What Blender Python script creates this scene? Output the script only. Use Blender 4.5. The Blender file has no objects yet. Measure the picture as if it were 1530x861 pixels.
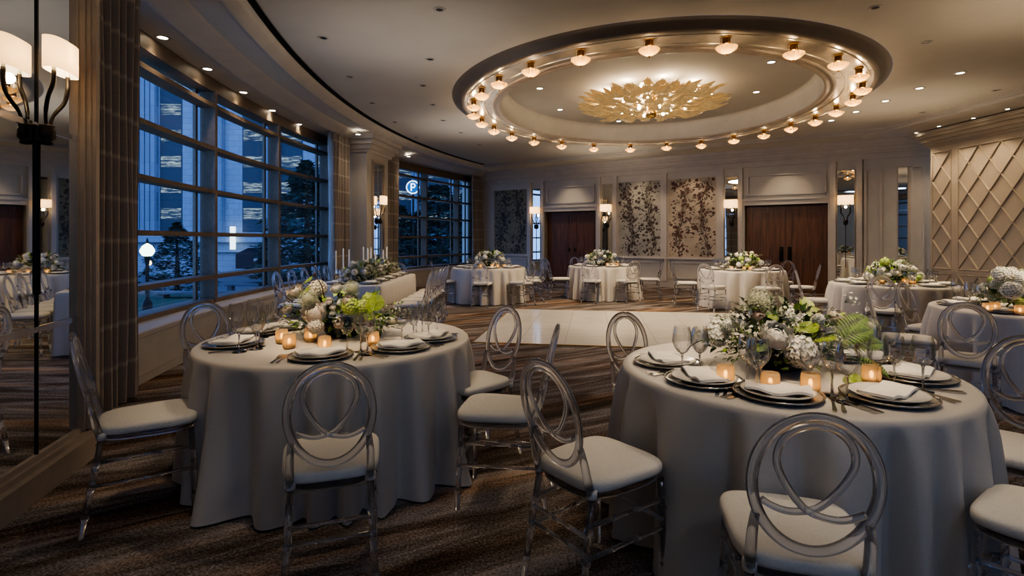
import bpy, math, random
from mathutils import Vector, Matrix
random.seed(7)
PI = math.pi
C = bpy.context.scene.collection
F, CX, HY, H = 800.0, 765.0, 358.0, 1.37          # focal length in pixels, centre column, horizon row, eye height

def at(px, py, z):
    "point of the room on height z that shows at pixel (px, py)"
    d = F*(H-z)/(py-HY)
    return Vector(((px-CX)*d/F, d, z))
def atd(px, py, d): return Vector(((px-CX)*d/F, d, H-(py-HY)*d/F))

# ------------------------------------------------------------------ mesh builder
class MB:
    def __init__(s): s.v=[]; s.f=[]; s.m=[]; s.sm=[]
    def face(s, idx, mi=0, smooth=False): s.f.append(tuple(idx)); s.m.append(mi); s.sm.append(smooth)
    def box(s, x0, x1, y0, y1, z0, z1, mi=0, M=None):
        b=len(s.v)
        for z in (z0,z1):
            for x,y in ((x0,y0),(x1,y0),(x1,y1),(x0,y1)):
                p=Vector((x,y,z)); s.v.append(M@p if M else p)
        for q in ((3,2,1,0),(4,5,6,7),(0,1,5,4),(1,2,6,5),(2,3,7,6),(3,0,4,7)): s.face([b+i for i in q],mi)
        return s
    def tube(s, pts, r, n=8, closed=False, mi=0, cap=True, flat=1.0, up=None):
        pts=[Vector(p) for p in pts]; k=len(pts); b=len(s.v)
        rr=r if isinstance(r,(list,tuple)) else [r]*k
        ref=None
        for i,p in enumerate(pts):
            a=pts[(i-1)%k] if (closed or i>0) else p; c=pts[(i+1)%k] if (closed or i<k-1) else p
            t=(c-a)
            t=t.normalized() if t.length>1e-9 else Vector((0,0,1))
            if ref is None:
                ref=Vector(up) if up else (Vector((0,0,1)) if abs(t.z)<.9 else Vector((1,0,0)))
            u=ref-t*ref.dot(t)
            if u.length<1e-6: u=t.orthogonal()
            u.normalize(); w=t.cross(u)
            if not up: ref=u
            for j in range(n):
                an=2*PI*j/n
                s.v.append(p+u*(math.cos(an)*rr[i]*flat)+w*(math.sin(an)*rr[i]))
        for i in range(k if closed else k-1):
            for j in range(n):
                a0=b+i*n; a1=b+((i+1)%k)*n
                s.face((a0+j,a0+(j+1)%n,a1+(j+1)%n,a1+j),mi,True)
        if cap and not closed:
            s.face([b+j for j in reversed(range(n))],mi); s.face([b+(k-1)*n+j for j in range(n)],mi)
        return s
    def lathe(s, prof, n=24, mi=0, o=(0,0,0), cap0=False, cap1=False, smooth=True, sq=1.0):
        b=len(s.v); o=Vector(o)
        for r,z in prof:
            for j in range(n):
                a=2*PI*j/n; s.v.append(o+Vector((r*math.cos(a),r*sq*math.sin(a),z)))
        for i in range(len(prof)-1):
            for j in range(n):
                s.face((b+i*n+j,b+i*n+(j+1)%n,b+(i+1)*n+(j+1)%n,b+(i+1)*n+j),mi,smooth)
        if cap0: s.face([b+j for j in reversed(range(n))],mi)
        if cap1: s.face([b+(len(prof)-1)*n+j for j in range(n)],mi)
        return s
    def grid(s, rows, mi=0, smooth=True, closed=False):
        b=len(s.v); n=len(rows[0])
        for r in rows: s.v.extend(Vector(p) for p in r)
        for i in range(len(rows)-1):
            for j in range(n if closed else n-1):
                s.face((b+i*n+j,b+i*n+(j+1)%n,b+(i+1)*n+(j+1)%n,b+(i+1)*n+j),mi,smooth)
        return s
    def poly(s, pts, mi=0):
        b=len(s.v); s.v.extend(Vector(p) for p in pts); s.face(range(b,b+len(pts)),mi); return s
    def add(s, o, M):
        b=len(s.v); s.v.extend(M@p for p in o.v)
        for f,m,q in zip(o.f,o.m,o.sm): s.face([b+i for i in f],m,q)
        return s
    def sphere(s, c, r, n=12, k=8, mi=0, sc=(1,1,1)):
        b=len(s.v); c=Vector(c)
        rows=[[c+Vector((r*sc[0]*math.sin(PI*i/k)*math.cos(2*PI*j/n),r*sc[1]*math.sin(PI*i/k)*math.sin(2*PI*j/n),-r*sc[2]*math.cos(PI*i/k))) for j in range(n)] for i in range(k+1)]
        return s.grid(rows,mi,True,True)
    def mesh(s, name, mats):
        me=bpy.data.meshes.new(name); me.from_pydata([tuple(p) for p in s.v],[],s.f)
        for m in (mats if isinstance(mats,(list,tuple)) else [mats]): me.materials.append(m)
        me.polygons.foreach_set('material_index',s.m); me.polygons.foreach_set('use_smooth',s.sm)
        me.update(); return me

def link(name, me, parent=None, loc=None, rot=None, scale=None):
    o=bpy.data.objects.new(name, me); C.objects.link(o)
    if parent: o.parent=parent
    if loc is not None: o.location=loc
    if rot is not None: o.rotation_euler=rot
    if scale is not None: o.scale=scale if isinstance(scale,(tuple,list)) else (scale,)*3
    return o
def obj(name, mb, mats, parent=None, **k): return link(name, mb.mesh(name,mats), parent, **k)
def tag(o, label=None, cat=None, group=None, kind=None):
    for k,v in (('label',label),('category',cat),('group',group),('kind',kind)):
        if v: o[k]=v
    return o
def thing(name, label, cat, loc=(0,0,0), rz=0, group=None):
    return tag(link(name,None,None,loc,(0,0,rz)),label,cat,group)
def struct(name, mb, mats, **k): return tag(obj(name,mb,mats,**k),kind='structure')
def dup(root, loc, rz, label, group=None, scale=None):
    r=root.copy(); C.objects.link(r); r.location=loc; r.rotation_euler=(0,0,rz); r['label']=label
    if scale: r.scale=(scale,)*3
    if group: r['group']=group
    for ch in list(root.children):
        c=ch.copy(); C.objects.link(c); c.parent=r
        for g in list(ch.children):
            e=g.copy(); C.objects.link(e); e.parent=c
    return r

# ------------------------------------------------------------------ materials
def mat(name):
    m=bpy.data.materials.new(name); m.use_nodes=True; nt=m.node_tree; nt.nodes.clear()
    return m,nt,nt.nodes.new('ShaderNodeOutputMaterial')
def prin(name, col, rough=.5, metal=0, noise=None, bump=0, spec=None, sss=0, emis=None, es=0, trans=0, ior=1.45, sheen=0, var=.25, alpha=1):
    m,nt,out=mat(name); b=nt.nodes.new('ShaderNodeBsdfPrincipled'); nt.links.new(b.outputs[0],out.inputs[0])
    b.inputs['Base Color'].default_value=(*col,1); b.inputs['Roughness'].default_value=rough; b.inputs['Metallic'].default_value=metal
    if spec is not None: b.inputs['Specular IOR Level'].default_value=spec
    if emis: b.inputs['Emission Color'].default_value=(*emis,1); b.inputs['Emission Strength'].default_value=es
    if trans: b.inputs['Transmission Weight'].default_value=trans
    b.inputs['IOR'].default_value=ior
    if sheen: b.inputs['Sheen Weight'].default_value=sheen
    if sss: b.inputs['Subsurface Weight'].default_value=sss; b.inputs['Subsurface Radius'].default_value=(.02,.01,.005)
    if noise:
        tc=nt.nodes.new('ShaderNodeTexCoord'); n=nt.nodes.new('ShaderNodeTexNoise'); n.inputs['Scale'].default_value=noise; n.inputs['Detail'].default_value=4
        nt.links.new(tc.outputs['Object'],n.inputs['Vector'])
        r=nt.nodes.new('ShaderNodeValToRGB')
        r.color_ramp.elements[0].position=.3; r.color_ramp.elements[1].position=.7
        r.color_ramp.elements[0].color=(*[c*(1-var) for c in col],1); r.color_ramp.elements[1].color=(*[min(1,c*(1+var)) for c in col],1)
        nt.links.new(n.outputs['Fac'],r.inputs[0]); nt.links.new(r.outputs[0],b.inputs['Base Color'])
        if bump:
            bp=nt.nodes.new('ShaderNodeBump'); bp.inputs['Strength'].default_value=bump; bp.inputs['Distance'].default_value=.01
            nt.links.new(n.outputs['Fac'],bp.inputs['Height']); nt.links.new(bp.outputs[0],b.inputs['Normal'])
    return m
def thin_glass(name, tint=(1,1,1), lo=.06, hi=.9, rough=.03, blend=.35):
    "thin clear wall: see-through face on, reflective at the edges"
    m,nt,out=mat(name); t=nt.nodes.new('ShaderNodeBsdfTransparent'); t.inputs[0].default_value=(*tint,1)
    g=nt.nodes.new('ShaderNodeBsdfGlossy'); g.inputs['Roughness'].default_value=rough
    lw=nt.nodes.new('ShaderNodeLayerWeight'); lw.inputs[0].default_value=blend
    mr=nt.nodes.new('ShaderNodeMapRange'); mr.inputs[3].default_value=lo; mr.inputs[4].default_value=hi
    mx=nt.nodes.new('ShaderNodeMixShader'); nt.links.new(lw.outputs['Facing'],mr.inputs[0]); nt.links.new(mr.outputs[0],mx.inputs[0])
    nt.links.new(t.outputs[0],mx.inputs[1]); nt.links.new(g.outputs[0],mx.inputs[2]); nt.links.new(mx.outputs[0],out.inputs[0])
    return m
def acrylic_mat():
    "clear acrylic: refractive rods with a share of straight-through light"
    m,nt,out=mat('clear_acrylic'); g=nt.nodes.new('ShaderNodeBsdfGlass'); g.inputs['IOR'].default_value=1.49; g.inputs['Roughness'].default_value=.045
    g.inputs[0].default_value=(.97,.98,1,1)
    t=nt.nodes.new('ShaderNodeBsdfTransparent'); t.inputs[0].default_value=(.93,.94,.96,1)
    mx=nt.nodes.new('ShaderNodeMixShader'); mx.inputs[0].default_value=.22
    nt.links.new(g.outputs[0],mx.inputs[1]); nt.links.new(t.outputs[0],mx.inputs[2]); nt.links.new(mx.outputs[0],out.inputs[0])
    return m
def emit(name, col, s):
    m,nt,out=mat(name); e=nt.nodes.new('ShaderNodeEmission'); e.inputs[0].default_value=(*col,1); e.inputs[1].default_value=s
    nt.links.new(e.outputs[0],out.inputs[0]); return m

def translu(name, col, gl, ecol, es):
    "thin diffusing wall that lets light through, with a faint glow of its own"
    m,nt,out=mat(name); N=nt.nodes.new; L=nt.links.new
    t=N('ShaderNodeBsdfTranslucent'); t.inputs[0].default_value=(*col,1); d=N('ShaderNodeBsdfDiffuse'); d.inputs[0].default_value=(*[c*.8 for c in col],1)
    mx=N('ShaderNodeMixShader'); mx.inputs[0].default_value=.35; L(t.outputs[0],mx.inputs[1]); L(d.outputs[0],mx.inputs[2])
    g=N('ShaderNodeBsdfGlossy'); g.inputs['Roughness'].default_value=.15; m2=N('ShaderNodeMixShader'); m2.inputs[0].default_value=gl; L(mx.outputs[0],m2.inputs[1]); L(g.outputs[0],m2.inputs[2])
    e=N('ShaderNodeEmission'); e.inputs[0].default_value=(*ecol,1); e.inputs[1].default_value=es; ad=N('ShaderNodeAddShader'); L(m2.outputs[0],ad.inputs[0]); L(e.outputs[0],ad.inputs[1]); L(ad.outputs[0],out.inputs[0])
    return m
def votive_mat():
    m=translu('frosted_amber_glass',(.85,.70,.52),.08,(1,.45,.12),0); nt=m.node_tree; N=nt.nodes.new; L=nt.links.new
    out=[n for n in nt.nodes if n.type=='OUTPUT_MATERIAL'][0]; src=out.inputs[0].links[0].from_socket
    t=N('ShaderNodeBsdfTransparent'); t.inputs[0].default_value=(1,.86,.66,1); mx=N('ShaderNodeMixShader'); mx.inputs[0].default_value=.38
    L(src,mx.inputs[1]); L(t.outputs[0],mx.inputs[2]); L(mx.outputs[0],out.inputs[0]); return m
def carpet_mat():
    m,nt,out=mat('streaked_carpet'); N=nt.nodes.new; L=nt.links.new
    b=N('ShaderNodeBsdfPrincipled'); b.inputs['Roughness'].default_value=.95; b.inputs['Specular IOR Level'].default_value=.1; L(b.outputs[0],out.inputs[0])
    tc=N('ShaderNodeTexCoord'); mp=N('ShaderNodeMapping'); mp.inputs['Rotation'].default_value=(0,0,math.radians(-30)); mp.inputs['Scale'].default_value=(.55,7,1)
    mp.vector_type='POINT'
    rot=N('ShaderNodeVectorRotate'); rot.rotation_type='Z_AXIS'; rot.inputs['Angle'].default_value=math.radians(-30)
    sc=N('ShaderNodeMapping'); sc.inputs['Scale'].default_value=(.62,4.3,1)
    L(tc.outputs['Object'],rot.inputs[0]); L(rot.outputs[0],sc.inputs[0])
    n1=N('ShaderNodeTexNoise'); n1.inputs['Scale'].default_value=1.0; n1.inputs['Detail'].default_value=6; n1.inputs['Roughness'].default_value=.65; n1.inputs['Distortion'].default_value=.9
    L(sc.outputs[0],n1.inputs['Vector'])
    sc2=N('ShaderNodeMapping'); sc2.inputs['Scale'].default_value=(.35,2.6,1); sc2.inputs['Location'].default_value=(7,3,0)
    L(rot.outputs[0],sc2.inputs[0]); n2=N('ShaderNodeTexNoise'); n2.inputs['Scale'].default_value=1.1; n2.inputs['Detail'].default_value=4; L(sc2.outputs[0],n2.inputs['Vector'])
    sp=N('ShaderNodeTexNoise'); sp.inputs['Scale'].default_value=85; sp.inputs['Detail'].default_value=3; L(tc.outputs['Object'],sp.inputs['Vector'])
    # streaks + speckle
    ad=N('ShaderNodeMath'); ad.operation='MULTIPLY_ADD'; ad.inputs[1].default_value=.55; L(sp.outputs['Fac'],ad.inputs[0]); L(n1.outputs['Fac'],ad.inputs[2])
    r=N('ShaderNodeValToRGB'); cr=r.color_ramp
    cr.elements[0].position=.57; cr.elements[0].color=(.018,.015,.013,1); cr.elements[1].position=.95; cr.elements[1].color=(.42,.38,.37,1)
    e=cr.elements.new(.68); e.color=(.075,.055,.042,1); e=cr.elements.new(.79); e.color=(.17,.145,.135,1)
    L(ad.outputs[0],r.inputs[0])
    r2=N('ShaderNodeValToRGB'); r2.color_ramp.elements[0].position=.50; r2.color_ramp.elements[1].position=.68; L(n2.outputs['Fac'],r2.inputs[0])
    ad2=N('ShaderNodeMath'); ad2.operation='MULTIPLY'; L(r2.outputs[0],ad2.inputs[0]); ad2.inputs[1].default_value=.9
    mx=N('ShaderNodeMixRGB'); mx.blend_type='MULTIPLY'; mx.inputs[2].default_value=(1.30,.84,.46,1); L(ad2.outputs[0],mx.inputs[0]); L(r.outputs[0],mx.inputs[1])
    L(mx.outputs[0],b.inputs['Base Color'])
    bp=N('ShaderNodeBump'); bp.inputs['Strength'].default_value=.4; bp.inputs['Distance'].default_value=.006; L(sp.outputs['Fac'],bp.inputs['Height']); L(bp.outputs[0],b.inputs['Normal'])
    return m

def dance_mat():
    m,nt,out=mat('white_stone_tiles'); N=nt.nodes.new; L=nt.links.new
    b=N('ShaderNodeBsdfPrincipled'); b.inputs['Roughness'].default_value=.12; L(b.outputs[0],out.inputs[0])
    tc=N('ShaderNodeTexCoord'); br=N('ShaderNodeTexBrick'); br.offset=0; br.inputs['Scale'].default_value=1; br.inputs['Mortar Size'].default_value=.004
    br.inputs['Brick Width'].default_value=.6; br.inputs['Row Height'].default_value=.6
    br.inputs['Color1'].default_value=(.78,.74,.65,1); br.inputs['Color2'].default_value=(.84,.80,.71,1); br.inputs['Mortar'].default_value=(.52,.48,.40,1)
    L(tc.outputs['Object'],br.inputs['Vector'])
    n=N('ShaderNodeTexNoise'); n.inputs['Scale'].default_value=3; n.inputs['Detail'].default_value=6; n.inputs['Distortion'].default_value=1.5; L(tc.outputs['Object'],n.inputs['Vector'])
    mx=N('ShaderNodeMixRGB'); mx.blend_type='OVERLAY'; mx.inputs[0].default_value=.3; L(br.outputs['Color'],mx.inputs[1]); L(n.outputs['Fac'],mx.inputs[2])
    L(mx.outputs[0],b.inputs['Base Color']); return m

def cloth_stripes(name, base, band, dark):
    "curtain cloth with pale horizontal bands"
    m,nt,out=mat(name); N=nt.nodes.new; L=nt.links.new
    b=N('ShaderNodeBsdfPrincipled'); b.inputs['Roughness'].default_value=.9; b.inputs['Sheen Weight'].default_value=.2; L(b.outputs[0],out.inputs[0])
    tc=N('ShaderNodeTexCoord'); sx=N('ShaderNodeSeparateXYZ'); L(tc.outputs['Object'],sx.inputs[0])
    mo=N('ShaderNodeMath'); mo.operation='PINGPONG'; mo.inputs[1].default_value=.17; L(sx.outputs['Z'],mo.inputs[0])
    r=N('ShaderNodeValToRGB'); r.color_ramp.interpolation='EASE'
    r.color_ramp.elements[0].position=.0; r.color_ramp.elements[0].color=(*band,1); r.color_ramp.elements[1].position=.032; r.color_ramp.elements[1].color=(*base,1)
    L(mo.outputs[0],r.inputs[0])
    n=N('ShaderNodeTexNoise'); n.inputs['Scale'].default_value=60; L(tc.outputs['Object'],n.inputs['Vector'])
    mx=N('ShaderNodeMixRGB'); mx.blend_type='MULTIPLY'; mx.inputs[0].default_value=.4; L(r.outputs[0],mx.inputs[1]); L(n.outputs['Color'],mx.inputs[2])
    L(mx.outputs[0],b.inputs['Base Color']); return m

def wood_mat(name, a, c, scale=2.2):
    m,nt,out=mat(name); N=nt.nodes.new; L=nt.links.new
    b=N('ShaderNodeBsdfPrincipled'); b.inputs['Roughness'].default_value=.42; L(b.outputs[0],out.inputs[0])
    tc=N('ShaderNodeTexCoord'); mp=N('ShaderNodeMapping'); mp.inputs['Scale'].default_value=(9,9,.7); L(tc.outputs['Object'],mp.inputs[0])
    n=N('ShaderNodeTexNoise'); n.inputs['Scale'].default_value=scale; n.inputs['Detail'].default_value=7; n.inputs['Distortion'].default_value=.8; L(mp.outputs[0],n.inputs['Vector'])
    r=N('ShaderNodeValToRGB'); r.color_ramp.elements[0].color=(*a,1); r.color_ramp.elements[1].color=(*c,1); r.color_ramp.elements[0].position=.3; r.color_ramp.elements[1].position=.75
    L(n.outputs['Fac'],r.inputs[0]); L(r.outputs[0],b.inputs['Base Color']); return m

def facade_mat(name, a, mort, sx, sz):
    m,nt,out=mat(name); N=nt.nodes.new; L=nt.links.new
    b=N('ShaderNodeBsdfPrincipled'); b.inputs['Roughness'].default_value=.8; L(b.outputs[0],out.inputs[0])
    tc=N('ShaderNodeTexCoord'); mp=N('ShaderNodeMapping'); mp.inputs['Rotation'].default_value=(PI/2,0,0); L(tc.outputs['Object'],mp.inputs[0])
    br=N('ShaderNodeTexBrick'); br.offset=.5; br.inputs['Scale'].default_value=1; br.inputs['Mortar Size'].default_value=.03; br.inputs['Brick Width'].default_value=sx; br.inputs['Row Height'].default_value=sz
    br.inputs['Color1'].default_value=(*a,1); br.inputs['Color2'].default_value=(*[x*.88 for x in a],1); br.inputs['Mortar'].default_value=(*mort,1)
    L(mp.outputs[0],br.inputs['Vector']); L(br.outputs['Color'],b.inputs['Base Color']); return m

def lit_window_mat():
    "office glazing: dark panes, some strips lit"
    m,nt,out=mat('office_glazing'); N=nt.nodes.new; L=nt.links.new
    tc=N('ShaderNodeTexCoord'); mp=N('ShaderNodeMapping'); mp.inputs['Scale'].default_value=(.35,.35,3.2); L(tc.outputs['Object'],mp.inputs[0])
    n=N('ShaderNodeTexNoise'); n.inputs['Scale'].default_value=1.3; n.inputs['Detail'].default_value=5; n.inputs['Roughness'].default_value=.7; L(mp.outputs[0],n.inputs['Vector'])
    r=N('ShaderNodeValToRGB'); r.color_ramp.elements[0].position=.47; r.color_ramp.elements[0].color=(.01,.015,.02,1); r.color_ramp.elements[1].position=.66; r.color_ramp.elements[1].color=(.75,.9,.8,1)
    L(n.outputs['Fac'],r.inputs[0])
    b=N('ShaderNodeBsdfPrincipled'); b.inputs['Base Color'].default_value=(.02,.03,.05,1); b.inputs['Roughness'].default_value=.15
    L(r.outputs[0],b.inputs['Emission Color']); b.inputs['Emission Strength'].default_value=.55; L(b.outputs[0],out.inputs[0]); return m

M=dict(
 carpet=carpet_mat(), dance=dance_mat(), gold=prin('brass_trim',(.75,.5,.2),.25,1),
 wall=prin('warm_white_paint',(.56,.52,.46),.55,noise=3,var=.05), lattice=prin('beige_paint',(.47,.395,.29),.5,noise=3,var=.05),
 ceil=prin('ceiling_paint',(.52,.49,.45),.8,noise=1.5,var=.04), trim=prin('moulding_paint',(.56,.51,.45),.5,noise=4,var=.05),
 ringshaded=prin('ring_moulding_shaded',(.15,.125,.108),.45,noise=4,var=.06),  # moulding colour darkened to carry the shade on its unlit outer face
 silver=prin('silver_leaf',(.74,.67,.56),.26,.65,noise=6,var=.12), slot=prin('black_slot',(.004,.004,.005),.6),
 frame=prin('bronze_window_frame',(.20,.155,.115),.55,.25,noise=20,var=.1), sill=prin('sill_paint',(.50,.46,.42),.45,noise=5,var=.05),
 mirror=prin('mirror_glass',(.80,.83,.84),.015,1), chrome=prin('bevel_chrome',(.75,.77,.8),.12,1), mirrorframe=prin('champagne_frame',(.50,.42,.34),.4,.15,noise=9,var=.08),
 wood=wood_mat('walnut_door',(.075,.030,.015),(.21,.09,.042)), black=prin('black_metal',(.015,.013,.012),.4,.6), darkbronze=prin('dark_bronze',(.035,.028,.022),.42,.7,noise=30,var=.2),
 cloth=prin('ivory_satin_cloth',(.66,.61,.55),.5,noise=240,bump=.06,sheen=.25,var=.05), napkin=prin('white_napkin',(.80,.77,.72),.75,noise=120,bump=.12,var=.04),
 cushion=prin('white_cushion',(.78,.74,.68),.7,noise=90,bump=.15,var=.04), acrylic=acrylic_mat(), wineglass=thin_glass('wine_glass_wall',(.95,.955,.96),.05,.9,.02,.45),
 pane=thin_glass('window_pane',(.88,.93,.98),.03,.5,.01,.2), panedim=thin_glass('dimmed_window_pane',(.50,.48,.46),.03,.5,.01,.2), stemglass=prin('solid_glass',(1,1,1),.02,trans=1,ior=1.45),
 charger=prin('smoked_glass_charger',(.36,.34,.31),.12,.35), chargerrim=prin('platinum_rim',(.55,.53,.50),.18,.9), plate=prin('grey_porcelain',(.64,.62,.58),.18,spec=.6),
 steel=prin('polished_steel',(.62,.60,.57),.16,1), vase=prin('dark_green_vase',(.012,.018,.014),.1,.2,spec=.7),
 votive=votive_mat(), flame=emit('candle_flame',(1,.62,.22),12), wax=prin('ivory_wax',(.82,.76,.64),.5,sss=.1),
 shade=translu('lit_linen_shade',(.90,.70,.46),.02,(1,.64,.34),.25), shadein=translu('shade_lining',(.95,.88,.75),.02,(1,.80,.52),1.2),
 bulb=emit('warm_bulb',(1,.78,.5),40), bowl=translu('ribbed_glass_bowl',(.85,.50,.16),.3,(1,.55,.18),.12), lens=emit('lit_lens',(1,.88,.68),14), lensoff=prin('dark_lens',(.05,.045,.04),.2,.5),
 trimring=prin('downlight_trim',(.42,.39,.36),.3,.4), petal=prin('gold_glass_petal',(.80,.60,.29),.25,.38,emis=(1,.66,.3),es=.10,noise=12,var=.25), amber=prin('amber_glass_body',(.20,.10,.03),.2,.5),  # petal emission stands in for light on the petal undersides
 curtain=cloth_stripes('taupe_banded_curtain',(.42,.365,.325),(.64,.57,.50),(.1,.08,.07)), wp3=prin('olive_wallpaper_ground',(.24,.22,.14),.6,noise=2.2,var=.3), wp5=prin('grey_wallpaper_ground',(.45,.42,.35),.6,noise=2.2,var=.25), wp8=prin('tan_wallpaper_ground',(.50,.42,.32),.6,noise=2.2,var=.25), wpv=prin('wallpaper_vine',(.055,.042,.035),.6), wpf3=prin('olive_wallpaper_flower',(.075,.065,.045),.6,noise=14,var=.5), wpf5=prin('grey_wallpaper_flower',(.10,.075,.06),.6,noise=14,var=.5), wpf8=prin('red_wallpaper_flower',(.14,.07,.05),.6,noise=14,var=.5), wpl=prin('wallpaper_leaf',(.15,.125,.095),.6,noise=14,var=.4),
 leaf=prin('deep_green_leaf',(.045,.088,.026),.42,noise=9,var=.55), fern=prin('fern_green',(.10,.17,.035),.45,noise=9,var=.3), leaf2=prin('sage_leaf',(.27,.29,.20),.5,noise=9,var=.4), lime=prin('lime_leaf',(.28,.42,.06),.4,noise=12,var=.4), monstera=prin('glossy_yellow_green_leaf',(.26,.36,.05),.28,noise=7,var=.35),
 white=prin('white_petal',(.90,.87,.80),.6,sss=.06,noise=20,var=.08), cream=prin('cream_petal',(.86,.77,.67),.6,sss=.06,noise=20,var=.1), blush=prin('blush_petal',(.70,.54,.47),.6,noise=20,var=.12), greenfl=prin('green_floret',(.42,.55,.12),.55,noise=18,var=.3), allium=prin('pale_green_floret',(.58,.60,.45),.6,noise=25,var=.2), dried=prin('dusty_floret',(.42,.40,.33),.7,noise=16,var=.35), stem=prin('brown_stem',(.06,.03,.02),.6), core=prin('flower_core',(.42,.42,.30),.7), anth=prin('lime_spathe',(.50,.58,.22),.3,noise=8,var=.2),
 stone=facade_mat('facade_stone',(.42,.46,.52),(.26,.30,.36),1.5,.8), stone2=facade_mat('facade_panels',(.30,.34,.41),(.20,.24,.30),1.0,4.0), glaz=lit_window_mat(), spandrel=prin('dark_spandrel',(.05,.065,.09),.5),
 grass=prin('lawn_grass',(.035,.075,.04),.9,noise=8,var=.4), paving=prin('paving',(.13,.135,.145),.8,noise=2,var=.15), tree=prin('evergreen_needles',(.030,.062,.045),.8,noise=4,var=.6), bark=prin('bark',(.05,.04,.035),.9,noise=9,var=.3),
 globe=emit('lamp_globe',(.80,1,.72),4.0), signlit=emit('sign_white',(.75,.9,1),2.2), signblue=emit('sign_blue',(.02,.14,.5),1.0), awning=prin('navy_awning',(.012,.014,.022),.7), warmlit=emit('warm_lamp',(1,.6,.25),6), sheer=thin_glass('sheer_voile',(.62,.60,.57),.25,.5,.6,.4),
)
# light levels
RING_W,CHAND_W,CHAND_DOWN,DL_W,SC_W,CANDLE_W,TABLE_W,LAT_W,FAR_W,COOLFILL_W,SKY,EXPO=1.6,5.5,95,14,2.0,.12,165,26,32,6,2.6,0.70
UPFILL_W,FLOWER_W=8,2.4
# ================================================================== ROOM SHELL
AX, AY, AR = 15.85, 8.8, 20.0                      # centre and radius of the curved window line
ZC, ZS = 3.80, 3.58                                # main ceiling, window soffit
def arc(d, s=0.0, z=0.0):
    "point on the curved window line, s metres into the room; d is the depth at s = 0"
    ph=math.asin((d-AY)/AR); r=AR-s
    return Vector((AX-r*math.cos(ph), AY+r*math.sin(ph), z))
def arc_px(px, s=0.0):
    t=(px-CX)/F; lo,hi=2.0,19.5
    for _ in range(60):
        m=(lo+hi)/2; p=arc(m,s)
        if p.x/p.y < t: lo=m
        else: hi=m
    return (lo+hi)/2
def arange(a,b,n): return [a+(b-a)*i/(n-1) for i in range(n)]
def loft(prof, d0, d1, n=40, mi=0, mb=None, smooth=True):
    mb=mb or MB()
    return mb.grid([[arc(d,s,z) for s,z in prof] for d in arange(d0,d1,n)],mi,smooth)

# ---- far wall and lattice wall frames
FA=Vector((-.70,18.65,0)); FU=Vector((.844,-.537,0)).normalized(); FRZ=math.atan2(FU.y,FU.x)
FN=Vector((FU.y,-FU.x,0))                           # towards the room
def fx(px):
    t=(px-CX)/F
    return (t*FA.y-FA.x)/(FU.x-t*FU.y)
def fz(px,py):
    d=FA.y+FU.y*fx(px); return H-(py-HY)*d/F
def fpt(px,z,out=0):
    p=FA+FU*fx(px)+FN*out; p.z=z; return p
RA=Vector((9.19,11.76,0)); RU=Vector((.07,-1,0)).normalized(); RRZ=math.atan2(RU.y,RU.x)   # room lies on its -y side
def rx(px):
    t=(px-CX)/F
    return (t*RA.y-RA.x)/(RU.x-t*RU.y)
# ---- mirror wall frame: local x along the wall away from the camera, room on the -y side
QA=Vector((-2.549,2.665,0)); QU=Vector((-.2445,.9697,0)).normalized(); QRZ=math.atan2(QU.y,QU.x)
QN=Vector((QU.y,-QU.x,0))
def qx(px):
    t=(px-CX)/F
    return (t*QA.y-QA.x)/(QU.x-t*QU.y)

# ---- floor
mb=MB(); edge=[arc(d,-.3) for d in arange(-4,19.6,40)]
mb.poly([(12,-4,0)]+[(12,20,0)]+[(p.x,p.y,0) for p in reversed(edge)])
if mb.v[0].x: mb.f[0]=tuple(reversed(mb.f[0])) if False else mb.f[0]
floor=struct('floor',mb,M['carpet'])
# ---- dance floor
dfl=thing('dance_floor','pale polished stone dance floor with brass edge set into the carpet','dance floor',(-.51,7.1,0),math.radians(-8.6))
obj('tile_panel',MB().box(0,4.6,0,3.4,.001,.012),M['dance'],dfl)
e=MB(); e.box(-.03,4.63,-.03,0,.001,.014); e.box(-.03,4.63,3.4,3.43,.001,.014); e.box(-.03,0,0,3.4,.001,.014); e.box(4.6,4.63,0,3.4,.001,.014)
obj('edge_trim',e,M['gold'],dfl)

# ---- ceiling with the oval ring
RC=Vector((2.51,9.64,0)); RRO=math.atan2(.954,.301); EA,EB=3.52,3.146
def ell(t,dl,z): return Vector(((EA+dl)*math.cos(t),(EB+dl)*math.sin(t),z))
Mring=Matrix.Translation(RC)@Matrix.Rotation(RRO,4,'Z')
outer=[arc(d,1.24) for d in arange(-4,19.4,60)]+[FA+FU*(-1.2)+FN*-.1, FA+FU*12.3+FN*-.1, Vector((9.5,12.1,0)), Vector((10.6,-4,0))]
outer=[Vector((p.x,p.y)) for p in outer]
def hit(o,dr):
    best=None
    for i in range(len(outer)):
        a=outer[i]; b=outer[(i+1)%len(outer)]; e=b-a
        den=dr.x*e.y-dr.y*e.x
        if abs(den)<1e-9: continue
        w=a-o; t=(w.x*e.y-w.y*e.x)/den; u=(w.x*dr.y-w.y*dr.x)/den
        if t>0 and -1e-6<=u<=1+1e-6 and (best is None or t>best): best=t
    return best
mb=MB(); NR=256; rows=[[],[],[]]
for k in range(NR):
    p=Mring@ell(2*PI*k/NR,.36,ZC); o=Vector((RC.x,RC.y)); dr=(Vector((p.x,p.y))-o).normalized()
    t=hit(o,dr); q=o+dr*t
    rows[0].append(p); rows[1].append(p.lerp(Vector((q.x,q.y,ZC)),.25)); rows[2].append(Vector((q.x,q.y,ZC)))
mb.grid(rows,0,False,True)
ceiling=struct('ceiling',mb,M['ceil'])
def ringloft(prof,mi=0,mb=None,n=128):
    mb=mb or MB(); return mb.grid([[ell(2*PI*k/n,dl,z) for k in range(n)] for dl,z in prof],mi,True,True)
rk=dict(loc=RC,rot=(0,0,RRO))
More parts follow.
